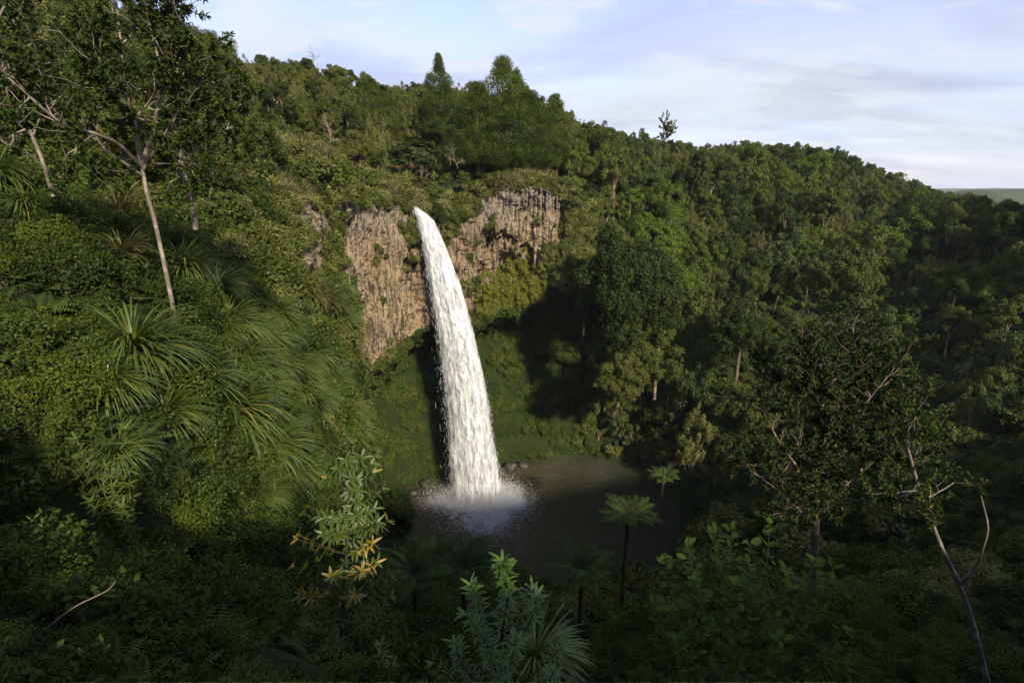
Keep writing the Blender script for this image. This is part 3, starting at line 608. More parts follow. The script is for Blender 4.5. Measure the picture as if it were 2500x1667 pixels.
UG_N3 = shrub(377, R=.6, nc=12, per=120, L=.05, W=.03, flat=.7, name='undergrowth_patch', mats=MT('leaf_yellow', 'bark'))
UG_MOSS = [shrub(380 + i, R=.7, nc=8, per=36, L=.20, W=.10, flat=.5, up=.1, hang=.5, name='moss_patch', mats=MT('moss_leaf', 'bark')) for i in range(3)]
UG_VINE = [shrub(385 + i, R=.7, nc=9, per=40, L=.24, W=.10, flat=.9, up=.0, hang=1.2, name='vine_patch', mats=MT('vine_leaf', 'bark')) for i in range(2)]
FERN = [ground_fern(390 + i, mats=MT('fern', 'fern_trunk')) for i in range(3)]
GRS = []
for i in range(3):
    g = Geo(); blades(g, np.random.default_rng(400 + i), 60, .9, .05, 0, 3.14, (5, 50), (30, 110), 3, fold=0, brad=.3); GRS.append(g.build('grass_tuft', MT('grass')))

# ------------------------------------------------------------------ sampling the ground
cell = .25 * (G[:-1, :-1] + G[1:, :-1] + G[:-1, 1:] + G[1:, 1:])
area = np.linalg.norm(np.cross(G[1:, 1:] - G[:-1, :-1], G[1:, :-1] - G[:-1, 1:]), axis=-1) * .5
cT = .5 * (T2[:-1, :-1] + T2[1:, 1:]); cU = .5 * (U2[:-1, :-1] + U2[1:, 1:])
cu_, cv_, cd_ = project(cell)
def sample(rng, dens, maxn=20000):
    """dens: expected number per square metre on every cell"""
    w = (dens * area).ravel(); tot = w.sum(); n = min(int(tot), maxn)
    k = rng.choice(len(w), n, p=w / tot); i, j = np.unravel_index(k, area.shape)
    a, c = rng.random((n, 1)), rng.random((n, 1))
    P = (G[i, j] * (1 - a) + G[i + 1, j] * a) * (1 - c) + (G[i, j + 1] * (1 - a) + G[i + 1, j + 1] * a) * c
    return P, NRM[i, j], cT[i, j], cU[i, j]
def inframe(P, mu=150, mv=200):
    u, v, d = project(P); return (d > 1) & (u > -mu) & (u < 2500 + mu) & (v > -mv) & (v < 1667 + mv)
# what may not be hidden: the outline of the near plants against the gorge
LIM_U = [0, 500, 700, 860, 880, 950, 1040, 1100, 1300, 1600, 1660, 1750, 1900, 2100, 2500]
LIM_V = [-9000, -9000, -9000, -9000, 1130, 1180, 1320, 1370, 1390, 1390, 1230, 1130, 1000, 900, 800]
def clear_of_pool(P, h, r):
    u, v, d = project(P + np.array([0, 0, 1.]) * h[:, None]); du = r / d * F
    lim = np.maximum(np.interp(u - du, LIM_U, LIM_V), np.interp(u + du, LIM_U, LIM_V)); lim = np.maximum(lim, np.interp(u, LIM_U, LIM_V))
    return (v > lim) | (P[:, 1] > 78)
def spaced(P, r, rng=None):
    """keep points at least r apart"""
    keep = []; grid = {}; r = np.broadcast_to(r, (len(P),)); c = float(r.max())
    for k, p in enumerate(P):
        key = tuple((p // c).astype(int)); ok = True
        for a in (-1, 0, 1):
            for b_ in (-1, 0, 1):
                for cc in (-1, 0, 1):
                    for q in grid.get((key[0] + a, key[1] + b_, key[2] + cc), ()):
                        if np.sum((P[q] - p) ** 2) < (min(r[k], r[q])) ** 2: ok = False; break
                    if not ok: break
                if not ok: break
            if not ok: break
        if ok: grid.setdefault(key, []).append(k); keep.append(k)
    return np.array(keep, int)
def gn_scatter(name, P, rot, scl, idx, sources):
    """one object of kind stuff: its points carry copies of the source meshes"""
    me = bpy.data.meshes.new(name); me.vertices.add(len(P)); me.vertices.foreach_set("co", np.ascontiguousarray(P, np.float32).ravel())
    for k, t, a in (('rot', 'FLOAT_VECTOR', rot), ('scl', 'FLOAT', scl), ('idx', 'INT', idx)):
        at = me.attributes.new(k, t, 'POINT')
        if t == 'FLOAT_VECTOR': at.data.foreach_set("vector", np.ascontiguousarray(a, np.float32).ravel())
        else: at.data.foreach_set("value", np.ascontiguousarray(a, np.float32 if t == 'FLOAT' else np.int32))
    o = obj(name, me, kind='stuff')
    ng = bpy.data.node_groups.new(name, 'GeometryNodeTree')
    ng.interface.new_socket("Geometry", in_out='INPUT', socket_type='NodeSocketGeometry'); ng.interface.new_socket("Geometry", in_out='OUTPUT', socket_type='NodeSocketGeometry')
    N, Lk = ng.nodes, ng.links; gi, go = N.new("NodeGroupInput"), N.new("NodeGroupOutput")
    iop = N.new("GeometryNodeInstanceOnPoints"); jn = N.new("GeometryNodeJoinGeometry")
    for sm in sources:
        so = bpy.data.objects.new(sm.name, sm); oi = N.new("GeometryNodeObjectInfo"); oi.inputs['Object'].default_value = so; oi.inputs['As Instance'].default_value = True
        Lk.new(oi.outputs['Geometry'], jn.inputs[0])
    def na(k, t):
        a = N.new("GeometryNodeInputNamedAttribute"); a.data_type = t; a.inputs['Name'].default_value = k; return a.outputs[0]
    e2r = N.new("FunctionNodeEulerToRotation"); Lk.new(na('rot', 'FLOAT_VECTOR'), e2r.inputs[0])
    Lk.new(gi.outputs[0], iop.inputs['Points']); Lk.new(jn.outputs[0], iop.inputs['Instance']); iop.inputs['Pick Instance'].default_value = True
    Lk.new(na('idx', 'INT'), iop.inputs['Instance Index']); Lk.new(e2r.outputs[0], iop.inputs['Rotation']); Lk.new(na('scl', 'FLOAT'), iop.inputs['Scale'])
    Lk.new(iop.outputs[0], go.inputs[0]); md = o.modifiers.new("scatter", 'NODES'); md.node_group = ng
    return o
def tilt(N, k, rng, n):
    """euler angles leaning the plant a fraction k from upright towards the slope's normal, random heading"""
    up = unit(np.array([0, 0, 1.]) * (1 - k) + N * k); out = np.zeros((n, 3)); hd = rng.random(n) * 6.283
    for i in range(n):
        q = Vector(up[i]).to_track_quat('Z', 'Y') @ Euler((0, 0, hd[i])).to_quaternion(); out[i] = q.to_euler()
    return out
rngv = np.random.default_rng(77)
NS = np.where(NRM[:, :, 2:3] < -0.2, -NRM, NRM)

# ------------------------------------------------------------------ the forest on the hills and the right-hand slope
Tt, Uu = cT, cU
hill = (Tt > 8.75) & (Tt < 12.2) & (Uu > -150) & (Uu < 2700)
right = (Uu > 1440) & (Uu < 2800) & (Tt > 3.15) & (Tt <= 8.9)
dens = np.zeros_like(area); dens[hill] = .4; dens[right] = .4
stream_gap = (Tt < 10.2) & (Tt > 8.6) & (Uu > 940) & (Uu < 1200); dens[stream_gap] = 0.02
dens[(Tt > 8.7) & (Tt < 9.6) & (Uu > 600) & (Uu < 900)] = 0.03
offr = (Uu >= 2700) & (Tt > 2) & (Tt < 12); dens[offr & (cell[..., 1] < 120) & (cell[..., 1] > 45)] = .09  # unseen trees on the ridge past the right edge, added to cast shade
P, Nn, Tp, Up = sample(rngv, dens, 9000)
near = 1.6 + .006 * P[:, 1]
k = spaced(P, np.clip(1.6 + .008 * P[:, 1], 2.0, 3.4)); P, Nn, Tp, Up = P[k], Nn[k], Tp[k], Up[k]
lone = (P[:, 1] > 40) | (Up > 2700); P, Nn, Tp, Up = P[lone], Nn[lone], Tp[lone], Up[lone]
n = len(P); tall = (Up > 980) & (Up < 1370) & (Tp > 9.7); rs = rngv.random(n)
sz = np.clip(.55 + .0028 * P[:, 1], .6, 1.05) * rngv.uniform(.75, 1.3, n); sz[tall] *= 1.4; sz *= np.where(rngv.random(n) < .16, 1.55, .95); sz[(Tp > 10.2) & (Up > 1380)] *= .68; sz[Up > 2750] = rngv.uniform(.55, .95, int((Up > 2750).sum()))
pu_, pv_, pd_ = project(P)
# species by place: feathery grey-olive trees along the ridges, dark bushy crowns on the right-hand slope
rid = fbm(P, .03, 3, 51)
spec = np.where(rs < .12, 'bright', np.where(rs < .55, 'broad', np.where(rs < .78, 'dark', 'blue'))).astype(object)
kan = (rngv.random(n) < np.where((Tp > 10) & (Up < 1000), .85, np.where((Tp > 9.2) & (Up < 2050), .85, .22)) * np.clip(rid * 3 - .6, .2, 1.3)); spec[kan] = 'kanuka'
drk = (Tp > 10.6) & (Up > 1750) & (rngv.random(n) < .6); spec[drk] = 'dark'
SKY_U = [0, 450, 520, 600, 700, 800, 870, 950, 1040, 1100, 1150, 1200, 1260, 1300, 1400, 1500, 1600, 1700, 1800, 1980, 2050, 2150, 2250, 2300, 2400, 2500, 2700]
SKY_V = [-400, -60, 110, 108, 116, 128, 125, 180, 172, 178, 198, 190, 195, 222, 260, 293, 315, 337, 332, 334, 357, 392, 427, 452, 464, 487, 495]
for _ in range(9):
    tu, tv, _d = project(P + np.array([0, 0, 9.6]) * sz[:, None]); over = (tv < np.interp(tu, SKY_U, SKY_V) - rngv.normal(0, 5, n)) & ((Tp > 8.7) | (Up > 2100)) & (Up < 2750) & (sz > .32); sz[over] *= .88
rots = np.stack([rngv.normal(0, .06, n), rngv.normal(0, .06, n), rngv.random(n) * 6.28], -1)
vis = inframe(P) & (Tp < 12.0)
LAB = {'broad': 'rounded mid green tree', 'dark': 'dark green bushy tree', 'bright': 'fresh bright green tree', 'blue': 'cool blue green tree', 'kanuka': 'feathery grey olive tree'}
KIND = {'broad': 'rounded_tree', 'dark': 'dark_tree', 'bright': 'bright_tree', 'blue': 'bluish_tree', 'kanuka': 'feathery_tree'}
order = np.argsort(-(sz / np.maximum(pd_, 1)) - 10 * vis)
cnt = {}; single = np.zeros(n, bool)
for q in order:
    if not vis[q]: continue
    if cnt.get(spec[q], 0) < 125: cnt[spec[q]] = cnt.get(spec[q], 0) + 1; single[q] = True
pools = dict(BR); pools['kanuka'] = KA
allm = [m for s_ in ('broad', 'dark', 'bright', 'blue', 'kanuka') for m in pools[s_]]
for q in np.nonzero(single)[0]:
    s_ = spec[q]
    wh = (('along the left skyline' if Tp[q] > 10.3 else 'midway up the hill above the waterfall') if Up[q] < 1330 else
          ('close under the right ridge line' if Tp[q] > 10.3 else 'on the upper right slope' if Tp[q] > 7.5 else 'on the lower right slope above the pool'))
    lab = LAB[s_] + ' ' + wh
    me = pools[s_][int(rngv.integers(len(pools[s_])))]
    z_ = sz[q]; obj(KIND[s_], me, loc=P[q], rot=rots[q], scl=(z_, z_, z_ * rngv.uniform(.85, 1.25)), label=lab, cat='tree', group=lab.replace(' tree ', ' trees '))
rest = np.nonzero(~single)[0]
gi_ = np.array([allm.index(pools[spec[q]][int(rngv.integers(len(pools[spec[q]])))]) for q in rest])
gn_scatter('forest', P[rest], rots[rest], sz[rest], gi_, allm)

# undergrowth far: everywhere on the far ground that is not bare rock or water
dens = np.zeros_like(area)
dens[(Tt > 3.05) & (Tt < 12) & (Uu > 1400) & (Uu < 2700)] = .5
dens[(Tt > 7.98) & (Tt < 12) & (Uu > -150) & (Uu <= 1500)] = .55
dens[(Tt > 7.98) & (Tt < 8.9) & (Uu > 700) & (Uu <= 1500)] = 1.3
dens[cell[..., 1] < 34] = 0
P, Nn, Tp, Up = sample(rngv, dens, 16000); n = len(P)
gn_scatter('undergrowth', P, tilt(Nn, .5, rngv, n), rngv.uniform(.7, 1.7, n), rngv.integers(0, 3, n), UG_F)
# mossy wall behind and beside the falls
dens = np.zeros_like(area); mw = (Tt > 3.03) & (Tt < 5.97) & (Uu > 862) & (Uu < 1450); dens[mw] = 3.4; dens *= np.where(mw, np.clip(fbm(cell, .35, 4, 93) * 6 - 2.0, .04, 1.2), 1)
P, Nn, Tp, Up = sample(rngv, dens, 14000); n = len(P)
sc_ = rngv.uniform(.4, 1.15, n) * np.clip(fbm(P, .22, 3, 91) * 3.4 - .9, .3, 1.9)
gn_scatter('moss_cover', P, tilt(Nn, .95, rngv, n), sc_, rngv.integers(0, 5, n), UG_MOSS + [UG_F[0], FERN[0]])

PATCH = ((735, 520, 36, 46), (772, 600, 27, 80), (738, 655, 22, 40), (845, 600, 9, 110))
def in_patch(P, dv=40, ev=45):
    u, v, _ = project(P); r = np.zeros(len(P), bool)
    for uc, vc, ru_, rv_ in PATCH: r |= ((u - uc) / (ru_ + dv * .3)) ** 2 + ((v - dv - vc) / (rv_ + ev)) ** 2 < 1
    return r

# ------------------------------------------------------------------ plants on the rock
cellr = RK[::3, ::3].reshape(-1, 3); rn = RN[::3, ::3].reshape(-1, 3); ru = RU[::3, ::3].ravel(); rt = RT[::3, ::3].ravel()
an_ = fbm(cellr, .28, 4, 61); an2 = fbm(cellr, .9, 3, 66)
c_ = np.zeros(len(cellr))
c_[ru < 690] = 1; m = (ru >= 690) & (ru < 790); c_[m] = np.where((an_[m] > .53) | (rt[m] < 6.7) | (rt[m] > 7.85), 1, .06)
m = (ru >= 790) & (ru < 838); c_[m] = np.where((an_[m] > .44), .9, .05)
m = (ru >= 838) & (ru < 1012); c_[m] = np.where(rt[m] > 7.86 + .12 * (an2[m] - .5) * 4, .7, np.where(an_[m] > .66, .35, .0))
m = (ru >= 1000) & (ru < 1018) & (rt > 6.8); c_[m] = .4
m = (ru >= 1034) & (ru < 1112) & (rt > 7.35); c_[m] = .85
m = (ru >= 1060) & (ru < 1170) & (rt > 7.75); c_[m] = .7
m = (ru >= 1060) & (ru < 1190) & (rt <= 7.35); c_[m] = np.where(an_[m] > .61, .5, .02)
m = (ru >= 1180) & (ru < 1390); c_[m] = np.where(rt[m] > 7.95, .5, np.where(an_[m] > .68, .2, 0.0))
m = (ru >= 1385); c_[m] = np.where((an_[m] < .42) & (rt[m] > 7.2), .1, .95)
m = (rt < 6.4) & (ru > 1170) & (an2 > .42); c_[m] = .8
m = (rt < 6.95) & (ru > 1330); c_[m] = .95
vine = (ru > 1160) & (ru < 1335) & (rt > 6.02) & (rt < 6.78 - .35 * np.abs((ru - 1250) / 80) ** 2 + (an2 - .5) * .9)
c_[vine] = 0
c_[in_patch(cellr, 0, 0)] = .03
k = np.nonzero(rngv.random(len(c_)) < c_ * .42)[0]; n = len(k)
gn_scatter('cliff_plants', cellr[k] + rn[k] * .1, tilt(rn[k], .6, rngv, n), rngv.uniform(.45, 1.15, n), rngv.integers(0, 3, n), UG_F)
k = np.nonzero(vine & (rngv.random(len(c_)) < .6))[0]; n = len(k)
vo = gn_scatter('climbing_vine', cellr[k] + rn[k] * .15, tilt(rn[k], .7, rngv, n), rngv.uniform(.5, 1.0, n), rngv.integers(0, 2, n), UG_VINE)
band = np.zeros_like(area); bm = (cT > 3.2) & (cT < 8.6) & (cv_ > 540) & (cv_ < 1010) & (np.abs(cu_ - (1590 + (cv_ - 540) * .25)) < 62) & (cd_ > 60)
band[bm] = 1.5; band *= np.clip(fbm(cell, .12, 3, 44) * 5 - 1.9, 0, 1.5)
P, Nn, Tp, Up = sample(rngv, band, 2500); n = len(P)
BRT = [shrub(388 + i, R=1.1, nc=14, per=46, L=.26, W=.18, flat=.8, name='creeper_patch', mats=MT('leaf_bright', 'bark')) for i in range(2)]
gn_scatter('climbing_vine', P + np.array([0, -.6, 1.6]), tilt(Nn, .7, rngv, n), rngv.uniform(.7, 1.7, n), rngv.integers(0, 2, n), BRT)
# pale dry grass along the rims
dens = np.zeros_like(area); dens[(Tt > 7.95) & (Tt < 9.7) & (Uu > 640) & (Uu < 1020) & (cd_ > 40)] = 3.0
dens[(Tt > 7.95) & (Tt < 8.8) & (Uu > 1080) & (Uu < 1360)] = 2.0
dens *= np.clip(fbm(cell, .12, 3, 33) * 4 - 1.4, 0, 1.4)
P, Nn, Tp, Up = sample(rngv, dens, 9000); n = len(P)
gn_scatter('dry_grass', P, tilt(Nn, .5, rngv, n), rngv.uniform(1.0, 2.2, n), rngv.integers(0, 3, n), GRS)

# ------------------------------------------------------------------ the near left bank
bank_ = (Uu < 868) & (Uu > -250) & (Tt > .35) & (Tt < 9.2) & (cell[..., 1] < 70)
front = (Uu >= 868) & (Uu < 2700) & (Tt > .35) & (Tt < 2.05)
frontr = (Uu >= 1700) & (Uu < 2700) & (Tt > 1.0) & (Tt < 3.3)
dens = np.zeros_like(area); dd = cell[..., 1]
bare = (Tt > 6.5) & (Tt < 7.9) & (Uu > 685) & (Uu < 868) & ((fbm(cell, .28, 4, 61) <= .545) | (Uu > 838))
bank_ = bank_ & ~bare
dens[bank_] = np.clip(26 / np.maximum(dd[bank_], 4), .6, 4.0)
dens[front | frontr] = np.clip(14 / np.maximum(dd[front | frontr], 4), .3, 2.2); feet = (Tt > .05) & (Tt < .6) & (Uu > -1200) & (Uu < 3700); dens[feet] = 9
P, Nn, Tp, Up = sample(rngv, dens, 14000); n = len(P)
sc_ = rngv.uniform(.7, 1.5, n) * np.clip(.45 + .028 * P[:, 1], .5, 1.9); sc_ = np.where(P[:, 1] < 3.2, sc_ * .55, sc_); _tv = project(P + np.array([0, 0, .8]) * sc_[:, None])[1]; ok = ~in_patch(P) & clear_of_pool(P, .9 * sc_, .6 * sc_) & (P[:, 1] > 1.3) & ((P[:, 1] > 5.2) | (_tv > 1600) | (Up < 600) | (Up > 2150))
P, Nn, sc_ = P[ok], Nn[ok], sc_[ok]; n = len(P)
gn_scatter('undergrowth', P, tilt(Nn, .5, rngv, n), sc_, rngv.choice(7, n, p=[.22, .2, .16, .18, .06, .12, .06]), UG_N + [UG_N2, UG_N3, FERN[1], FERN[2]])
# single shrubs
dens = np.zeros_like(area); dens[bank_] = np.clip(9 / np.maximum(dd[bank_], 4), .12, .9); dens[front | frontr] = np.clip(5 / np.maximum(dd[front | frontr], 4), .1, .6)
P, Nn, Tp, Up = sample(rngv, dens, 3000); n = len(P)
sc_ = rngv.uniform(.7, 1.4, n) * np.clip(.42 + .026 * P[:, 1], .55, 1.8); ok = ~in_patch(P, 60, 65) & clear_of_pool(P, 1.5 * sc_, 1.1 * sc_) & ((P[:, 1] > 6.5) | (Up < 600)) & (P[:, 1] > 4.2) & inframe(P, 80, 80)
P, Nn, sc_, Up = P[ok], Nn[ok], sc_[ok], Up[ok]; k = spaced(P, 1.0 * sc_); P, Nn, sc_, Up = P[k], Nn[k], sc_[k], Up[k]; n = len(P)
d_ = project(P)[2]; o_ = np.argsort(d_)
SK = [('small_leaved_shrub', 'small leaved green shrub'), ('dark_shrub', 'dark green shrub'), ('yellowish_shrub', 'yellow green shrub'), ('glossy_shrub', 'fresh green glossy shrub'), ('dark_shrub', 'dark green shrub')]
rot_ = tilt(Nn, .3, rngv, n); cnt = {}
yel = fbm(P, .12, 2, 81)
extra = []
for q in o_:
    j = int(rngv.integers(5))
    if j == 2 and yel[q] < .5: j = 3
    src = SH_N if P[q, 1] < 24 else SH_M if P[q, 1] < 48 else SH_F
    if Up[q] < 868: where = 'on the near bank left of the cliffs'
    elif Up[q] < 1500: where = 'in the shade at the bottom below the pool'
    else: where = 'in the shade at the lower right'
    if cnt.get(SK[j][0], 0) >= 150: continue
    cnt[SK[j][0]] = cnt.get(SK[j][0], 0) + 1
    obj(SK[j][0], src[j], loc=P[q], rot=rot_[q], scl=float(sc_[q]), label=SK[j][1] + ' ' + where, cat='shrub', group=SK[j][1] + 's ' + where)
# broad dark trees at the upper left, above the bank
dens = np.zeros_like(area); dens[(Uu > -400) & (Uu < 560) & (Tt > 7.6) & (Tt < 11.3) & (dd < 95)] = .3
P, Nn, Tp, Up = sample(rngv, dens, 800); k = spaced(P, 2.4); P, Up = P[k], Up[k]
P = P[P[:, 1] > 20][:280]
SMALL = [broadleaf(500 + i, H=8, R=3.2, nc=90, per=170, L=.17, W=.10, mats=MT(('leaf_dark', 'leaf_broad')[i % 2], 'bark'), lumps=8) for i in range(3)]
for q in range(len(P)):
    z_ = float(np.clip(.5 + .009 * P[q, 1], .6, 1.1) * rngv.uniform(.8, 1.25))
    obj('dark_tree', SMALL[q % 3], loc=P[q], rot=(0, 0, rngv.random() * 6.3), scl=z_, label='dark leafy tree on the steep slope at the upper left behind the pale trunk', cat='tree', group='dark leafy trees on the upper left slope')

# ------------------------------------------------------------------ strap-leaved clumps hanging on the bank
ST = [strap_plant(600 + i, n=(170, 130, 160)[i], L=1.25, W=(.036, .04, .034)[i], mats=MT('blade')) for i in range(3)]
STY = [strap_plant(610 + i, n=100, L=1.2, W=.045, mats=MT('blade_dry')) for i in range(2)]
STU = strap_plant(620, n=70, L=1.2, W=.05, mats=MT('blade_dry'), drape=False)
LIST = [ # u, v, width px, mesh, label
 (400, 905, 300, ST[0], 'largest strap leaved clump, its long pale blades fanning in the middle of the left bank'),
 (610, 1040, 280, ST[2], 'broad strap leaved clump draping down to the right below the largest one'),
 (690, 1120, 210, ST[1], 'strap leaved clump with bright arching blades beside the golden sapling'),
 (610, 930, 190, ST[1], 'soft grassy strap leaved clump right of the largest one'),
 (590, 830, 190, ST[0], 'strap leaved clump arching above the small bright bush'),
 (480, 700, 200, ST[2], 'golden green drooping strap leaved clump right of the pale trunk base'),
 (335, 560, 170, STU, 'yellow strap leaved tuft perched left of the pale trunk'),
 (340, 655, 150, STU, 'yellowish upright strap leaved tuft under the one beside the pale trunk'),
 (470, 620, 130, STY[0], 'thin strap leaved tuft just right of the pale trunk'),
 (750, 735, 125, STY[1], 'sunlit golden strap leaved clump at the right edge of the bank beside bare rock'),
 (800, 770, 110, STY[0], 'sunlit golden strap leaved clump nearest the orange cliff'),
 (810, 840, 120, STY[1], 'drooping golden strap leaved clump under the sunlit ones by the cliff'),
 (760, 820, 110, ST[1], 'green strap leaved clump left of the drooping golden one'),
 (740, 930, 130, ST[2], 'long drooping strap leaved clump halfway down the bank edge'),
 (820, 950, 120, ST[0], 'strap leaved clump hanging at the bank edge below the bright bush'),
 (850, 1030, 110, ST[1], 'strap leaved clump lowest on the bank edge above the golden sapling'),
 (780, 1010, 130, ST[2], 'strap leaved clump left of the lowest one on the bank edge'),
 (60, 490, 200, ST[1], 'shaded strap leaved clump at the far left edge'),
 (240, 480, 190, ST[2], 'shaded strap leaved clump below the long pale branch'),
 (110, 545, 150, ST[0], 'shaded strap leaved clump low at the far left'),
 (330, 1120, 170, ST[1], 'dim strap leaved clump under the largest one'),
 (650, 1230, 150, ST[0], 'dim strap leaved clump in the shade left of the golden sapling'),
 (500, 1200, 180, ST[2], 'dim strap leaved clump low on the bank'),
 (720, 520, 55, STY[0], 'small pale tuft growing on the pinkish rock patch'),
 (720, 640, 60, STY[1], 'small yellow tuft hanging from the rock left of the orange cliff'),
 (325, 970, 220, ST[2], 'strap leaved clump overlapping the lower left of the largest one'),
 (520, 965, 230, ST[1], 'strap leaved clump squeezed between the largest one and the broad draping one'),
 (450, 1040, 200, ST[2], 'strap leaved clump drooping just under the largest one'),
 (560, 740, 160, ST[2], 'strap leaved clump in the shade right of the golden green drooping one'),
 (1290, 1560, 260, ST[1], 'strap leaved clump at the foot of the toothed leaf sapling'),
]
for (u, v, wpx, me, lab) in LIST:
    p, nn, dp = ground_at(u, v); 
    if lab.startswith('strap leaved clump at the foot'): p = place(1300, 1590, 4.2); dp = 4.8
    sc_ = wpx * dp / F / 2.1; hd = math.atan2(-.35, .9) + rngv.normal(0, .25)
    p = np.array(p) + np.array([0.0, -.6, .45]) * sc_
    r_ = obj('strap_leaved_plant', me, loc=p, rot=(rngv.normal(0, .08), .12, hd), scl=float(sc_), label=lab, cat='plant', group='strap leaved clumps')
# smaller unnumbered clumps filling the right half of the bank
for i in range(95):
    u = rngv.uniform(540, 868); v = rngv.uniform(700, 1200)
    if v > 1190 - abs(720 - u) * .3 or (u < 640 and v < 800): continue
    p, nn, dp = ground_at(u, v); sc_ = rngv.uniform(70, 150) * dp / F / 2.1
    obj('strap_leaved_plant', (ST + STY if u > 690 and v < 900 else ST)[int(rngv.integers(5 if u > 690 and v < 900 else 3))], loc=np.array(p) + np.array([0.1, -.8, .5]) * sc_, rot=(rngv.normal(0, .1), .15, math.atan2(-.35, .9) + rngv.normal(0, .4)), scl=float(sc_),
        label='small drooping strap leaved tuft crowded among others on the right half of the bank', cat='plant', group='crowded strap leaved tufts on the bank')

# ------------------------------------------------------------------ trees drawn one by one
def grow(gw, gl, rng, p, d, L, r, depth, leaf, up=.15, kids=3, wander=.25):
    n = 4; pts = [p]; dirs = []
    for i in range(n):
        d = unit(d + rng.normal(size=3) * wander + np.array([0, 0, up])); p = p + d * L / n; pts.append(p); dirs.append(d)
    tube(gw, pts, np.linspace(r, r * .55, n + 1), 5 if depth > 1 else 3, mi=0)
    if depth == 0:
        k = leaf['n']; f = rng.uniform(.15, 1.05, k); a = np.array(pts); j = np.minimum((f * n).astype(int), n - 1)
        P = a[j] + (a[j + 1] - a[j]) * (f * n - j)[:, None]
        D = np.array(dirs)[j] * .7 + rng.normal(size=(k, 3)) * .8; N = rng.normal(size=(k, 3)) * .6 + np.array([0, -.3, 1.])
        leaves(gl, P, D, N, leaf['L'] * rng.uniform(.6, 1.2, k), leaf['W'], np.clip(rng.normal(leaf.get('t', .5), .22, k), 0, 1), 0, bend=.15, kind='oval')
        return
    for c in range(kids):
        f = (c + 1) / kids; i = min(int(f * n), n - 1)
        dd = unit(dirs[i] + rng.normal(size=3) * .75)
        grow(gw, gl, rng, pts[i + 1 if c == kids - 1 else i] if i else pts[1], dd, L * rng.uniform(.55, .8), r * .55, depth - 1, leaf, up, kids, wander)
def path(pts): return [place(*q) for q in pts]
def wood(g, pts, r0, r1, sides=8):
    a = np.array(path(pts)); m = len(a); t = np.linspace(0, m - 1, (m - 1) * 4 + 1)
    b_ = np.stack([np.interp(t, np.arange(m), a[:, c]) for c in range(3)], -1)
    b_[1:-1] = (b_[:-2] + 2 * b_[1:-1] + b_[2:]) / 4
    tube(g, b_, np.linspace(r0, r1, len(b_)), sides, mi=0); return b_
def put_tree(name, parts, org, label, cat, group=None):
    e = obj(name, None, loc=tuple(org), label=label, cat=cat, group=group)
    for pn, g, mt in parts:
        if not g.V: continue
        me = g.build(pn, mt); co = np.zeros(len(me.vertices) * 3, np.float32); me.vertices.foreach_get('co', co); co = co.reshape(-1, 3) - np.array(org, np.float32); me.vertices.foreach_set('co', co.ravel()); me.update()
        obj(pn, me, e)
    return e
rt_ = np.random.default_rng(9)
gw, gl = Geo(), Geo(); B = 13.5
trunk = wood(gw, [(428, 800, B), (420, 735, B), (400, 640, B), (378, 540, B), (358, 470, B), (345, 400, B)], .06, .042)
f0 = [(345, 400, B)]
lf = dict(n=34, L=.13, W=.05)
limbs = [
 ([(348, 410, B), (290, 350, B - .6), (230, 325, B - 1.2), (165, 312, B - 1.6), (115, 275, B - 2), (60, 225, B - 2.3), (20, 190, B - 2.5)], .05, .012),
 ([(350, 430, B), (300, 395, B + .3), (255, 365, B + .6), (225, 320, B + .8), (170, 270, B + 1)], .035, .01),
 ([(345, 400, B), (335, 340, B + .2), (318, 260, B + .4), (300, 160, B + .5), (290, 60, B + .6), (280, -40, B + .6)], .06, .015),
 ([(345, 405, B), (368, 340, B), (385, 270, B), (400, 190, B), (372, 90, B + .3), (345, -20, B + .4)], .06, .015),
 ([(350, 415, B), (395, 340, B - .4), (440, 270, B - .6), (430, 190, B - .8), (440, 140, B - .8)], .045, .012),
 ([(400, 250, B), (430, 225, B + .5), (455, 165, B + .8), (485, 190, B + 1), (520, 200, B + 1.3)], .03, .008),
 ([(395, 330, B), (450, 320, B - .5), (520, 330, B - .7), (590, 300, B - .8)], .03, .008),
 ([(385, 300, B), (330, 290, B - .8), (290, 200, B - 1.2), (210, 140, B - 1.6)], .035, .01),
 ([(400, 200, B), (440, 110, B + .4), (450, 50, B + .6), (425, -20, B + .6)], .035, .008),
 ([(360, 400, B), (420, 400, B - .6), (500, 400, B - .8), (560, 395, B - .8)], .02, .006),
]
for pts, r0, r1 in limbs:
    bb = wood(gw, pts, r0, r1, 6); m = len(bb)
    dens_ = 9 if r0 > .03 else 5
    for c in range(dens_):
        i = int(m * (.35 + .62 * c / dens_)); i = min(i, m - 2); d = unit(unit(bb[i + 1] - bb[i]) + rt_.normal(size=3) * .9)
        grow(gw, gl, rt_, bb[i], d, rt_.uniform(.6, 1.1), r1 * 1.2, 2, lf, up=.12)
put_tree('pale_trunked_tree', [('trunk', gw, [M['bark_pale']]), ('crown', gl, [M['leaf_dark']])], trunk[0], 'tall tree with slender pale mottled trunk and bare crooked branches at the upper left', 'tree')
